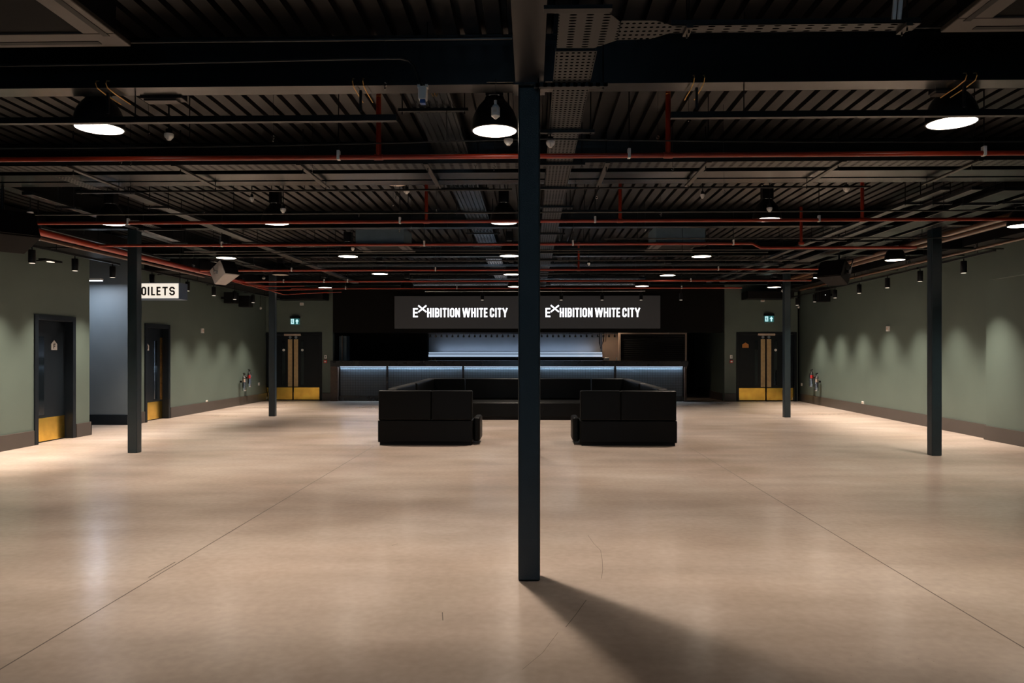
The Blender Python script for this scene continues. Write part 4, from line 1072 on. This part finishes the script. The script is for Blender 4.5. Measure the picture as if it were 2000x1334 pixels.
sofa('black sofa section on the right side, farther corner one', SX1 - D, SX1, 15.75, SY1, ['right', 'rear'])
sofa('black sofa section facing the camera at the back, left half', SX0 + D + .01, -.06, SY1 - 1.25, SY1, ['rear'], [])
sofa('black sofa section facing the camera at the back, right half', -.05, SX1 - D - .01, SY1 - 1.25, SY1, ['rear'], [])
# rounded seat arms peeping out beside the two front sections
for x0, x1, lab in ((-.975, -.86, 'left'), (.70, .815, 'right')):
    tag(MB().box(x0, x1, SY0 + .12, SY0 + .74, .05, .46).build('seat_bolster', 'leather', bevel=.04, seg=4), 'rounded black leather bolster at the inner end of the %s front sofa section' % lab, 'bolster')

# ================================================================== wall items
def exit_sign(px, py, lab):
    Y = YB; X = ony(px, Y); z = zat(py, X, Y)
    t = thing('exit_sign', lab, 'sign', (X, Y, z))
    w, h = .29, .19
    MB().box(X - w / 2 - .01, X + w / 2 + .01, Y - .10, Y - .001, z + h / 2, z + h / 2 + .07).build('housing', 'black', t)
    f = MB().box(X - w / 2, X + w / 2, Y - .06, Y - .05, z - h / 2, z + h / 2).build('sign_face', 'exitgreen', t)
    fn = lambda a, b, c: (X + a, c, z + b); m = MB(); ya, yb = Y - .063, Y - .060
    m.prism([(-.125, -.08), (-.03, -.08), (-.03, .08), (-.125, .08)], fn, ya, yb)
    m.prism([(.015, 0), (.125, 0), (.07, .08)], fn, ya, yb); m.prism([(.05, -.08), (.09, -.08), (.09, .01), (.05, .01)], fn, ya, yb)
    m.build('pictogram', 'exitwhite', f)
    m = MB()
    for q in (thick([(-.09, .02), (-.075, -.02), (-.10, -.05)], .018), thick([(-.075, -.02), (-.055, -.04), (-.058, -.07)], .016), thick([(-.115, .0), (-.09, .03), (-.06, .02), (-.045, .0)], .012)):
        for k in q: m.prism([(p.x, p.y) for p in k], fn, ya - .002, ya)
    m.prism([(-.07 + .014 * cos(a), .05 + .014 * sin(a)) for a in [2 * pi * k / 10 for k in range(10)]], fn, ya - .002, ya)
    m.build('running_figure', 'exitgreen', f)
exit_sign(577, 628, 'lit exit sign with up arrow over the left double doors')
exit_sign(1501, 623, 'lit exit sign with up arrow over the right double doors')

def call_point(px, lab):
    X = ony(px, YB)
    z = zat(706, X, YB)
    t = thing('fire_call_point', 'red fire call point ' + lab, 'alarm', (X, YB, z))
    MB().box(X - .05, X + .05, YB - .045, YB - .001, z - .05, z + .05).build('case', 'redplastic', t, bevel=.006)
    MB().box(X - .03, X + .03, YB - .048, YB - .045, z - .025, z + .02).build('glass', 'white', t)
    z = zat(697, X, YB)
    t = thing('door_switch', 'pale square switch plate above the call point ' + lab, 'switch', (X, YB, z))
    MB().box(X - .04, X + .04, YB - .02, YB - .001, z - .055, z + .055).build('plate', 'white', t, bevel=.004)
    MB().box(X - .018, X + .018, YB - .026, YB - .02, z - .02, z + .02).build('button', 'galv', t)
call_point(636, 'right of the left double doors'); call_point(1428, 'left of the right double doors')

def wall_box(name, px, py, Xw, w, h, d, lab, cat):
    if Xw > 0: Xw = onr(px)[0]
    s = 1 if Xw < 0 else -1; Y = onx(px, Xw); z = zat(py, Xw, Y); x0, x1 = sorted((Xw + s * .001, Xw + s * d))
    t = thing(name, lab, cat, (Xw, Y, z))
    MB().box(x0, x1, Y - w / 2, Y + w / 2, z - h / 2, z + h / 2).build('case', 'white', t, bevel=.005)
    fx0, fx1 = sorted((Xw + s * d, Xw + s * (d + .004)))
    MB().box(fx0, fx1, Y - w * .3, Y + w * .3, z - h * .2, z + h * .25).build('cover', 'cream', t)
wall_box('thermostat', 394, 646, XL2, .12, .12, .04, 'small cream wall unit on the left wall past the second door', 'thermostat')
wall_box('thermostat', 1736, 642, XR, .12, .12, .04, 'small cream wall unit on the right wall', 'thermostat')
wall_box('wall_socket', 403, 785, XL2, .12, .09, .02, 'white socket low on the left wall above the skirting', 'socket')
wall_box('wall_socket', 1686, 787, XR, .12, .09, .02, 'white socket low on the right wall above the skirting', 'socket')
wall_box('wall_socket', 505, 750, XL2, .12, .09, .02, 'dim socket on the left wall right of the extinguishers', 'socket')
wall_box('wall_socket', 1566, 751, XR, .12, .09, .02, 'dim socket on the right wall left of the extinguishers', 'socket')
def back_box(name, px, py, w, h, lab, cat, mat='white'):
    X = ony(px, YB); z = zat(py, X, YB)
    t = thing(name, lab, cat, (X, YB, z)); MB().box(X - w / 2, X + w / 2, YB - .05, YB - .001, z - h / 2, z + h / 2).build('case', mat, t, bevel=.006)
    MB().box(X - w * .3, X + w * .3, YB - .054, YB - .05, z - h * .2, z + h * .2).build('cover', 'cream', t)
back_box('alarm_sounder', 590, 594, .12, .09, 'small white alarm box high above the left double doors', 'alarm')
back_box('alarm_sounder', 1489, 587, .12, .09, 'small white alarm box high above the right double doors', 'alarm')
# ball lamps / dome cameras near far corners
for px, py, Y, lab in ((509, 602, 23.0, 'tiny white dome camera in the far left corner'), (1560, 600, 23.0, 'tiny white dome camera in the far right corner'), (1529, 568, 20.0, 'tiny white dome camera hanging by the far right column'), (515, 543, 18.0, 'tiny white dome camera left of the far left column')):
    X = ony(px, Y); z = zat(py, X, Y)
    t = thing('dome_camera', lab, 'camera', (X, Y, z)); MB().lathe([(.004, -.04), (.028, -.03), (.04, 0), (.028, .03), (.01, .04)], (X, Y, z), 16).build('dome', 'white', t, smooth=True)
    MB().tube([(X, Y, z + .035), (X, Y, DECK)], .006, 6).build('stem', 'satin', t)
# black duct boxes above the double doors
for a, b, lab in ((545, 636, 'black duct box high above the left double doors'), (1455, 1545, 'black duct box high above the right double doors')):
    x0, x1 = ony(a, 23.8), ony(b, 23.8)
    tag(MB().box(x0, x1, 23.5, YB - .001, 3.22, 3.45).build('duct_box', 'black', bevel=.008), lab, 'duct')

def extinguisher(px, zb_, Xw, lab, label_plate, hh=.46, mat='chrome'):
    if Xw > 0: Xw = onr(px)[0]
    s = 1 if Xw < 0 else -1; X = Xw + s * .125; Y = onx(px, X)
    t = thing('fire_extinguisher', lab, 'fire extinguisher', (X, Y, zb_))
    r = .062
    MB().lathe([(r * .8, 0), (r, .012), (r, hh - .09), (r * .85, hh - .05), (r * .35, hh - .01), (r * .3, hh + .02)], (X, Y, zb_), 24).build('cylinder', mat, t, smooth=True)
    MB().box(X - .02, X + .02, Y - .03, Y + .05, zb_ + hh + .02, zb_ + hh + .05).box(X - .012, X + .012, Y - .09, Y + .03, zb_ + hh + .055, zb_ + hh + .075).build('valve', 'black', t, bevel=.003)
    MB().tube([(X, Y - .03, zb_ + hh + .03), (X, Y - .09, zb_ + hh - .02), (X, Y - .09, zb_ + .20), (X, Y - .085, zb_ + .10)], .011, 8).build('hose', 'black', t, smooth=True)
    m = MB(); a0 = -pi / 2 - .9
    ring = [(X + (r + .0012) * cos(a0 + .18 * k), Y + (r + .0012) * sin(a0 + .18 * k)) for k in range(11)]
    for (xa, ya), (xb, yb) in zip(ring, ring[1:]): m.quad((xa, ya, zb_ + .26), (xb, yb, zb_ + .26), (xb, yb, zb_ + .36), (xa, ya, zb_ + .36))
    m.build('label_band', label_plate, t)
    x0, x1 = sorted((Xw + s * .001, X - s * .055)); MB().box(x0, x1, Y - .02, Y + .02, zb_ + .25, zb_ + .30).build('wall_bracket', 'black', t)
extinguisher(477, .42, XL2, 'steel fire extinguisher on the left wall, left and lower of the two', 'cream')
extinguisher(487, .52, XL2, 'fire extinguisher with red label on the left wall, right of the two', 'redplastic')
extinguisher(1585, .52, XR, 'fire extinguisher with red label on the right wall, left of the two', 'redplastic')
extinguisher(1595, .42, XR, 'polished steel fire extinguisher on the right wall, right of the two', 'cream')

# mat at the right end of the bar
x = ony(1338, YF - .05)
tag(MB().box(x - .1, x + .45, YF - .25, YF + .25, .001, .012).build('floor_mat', 'black', bevel=.004), 'small black mat on the floor at the right end of the bar', 'mat')
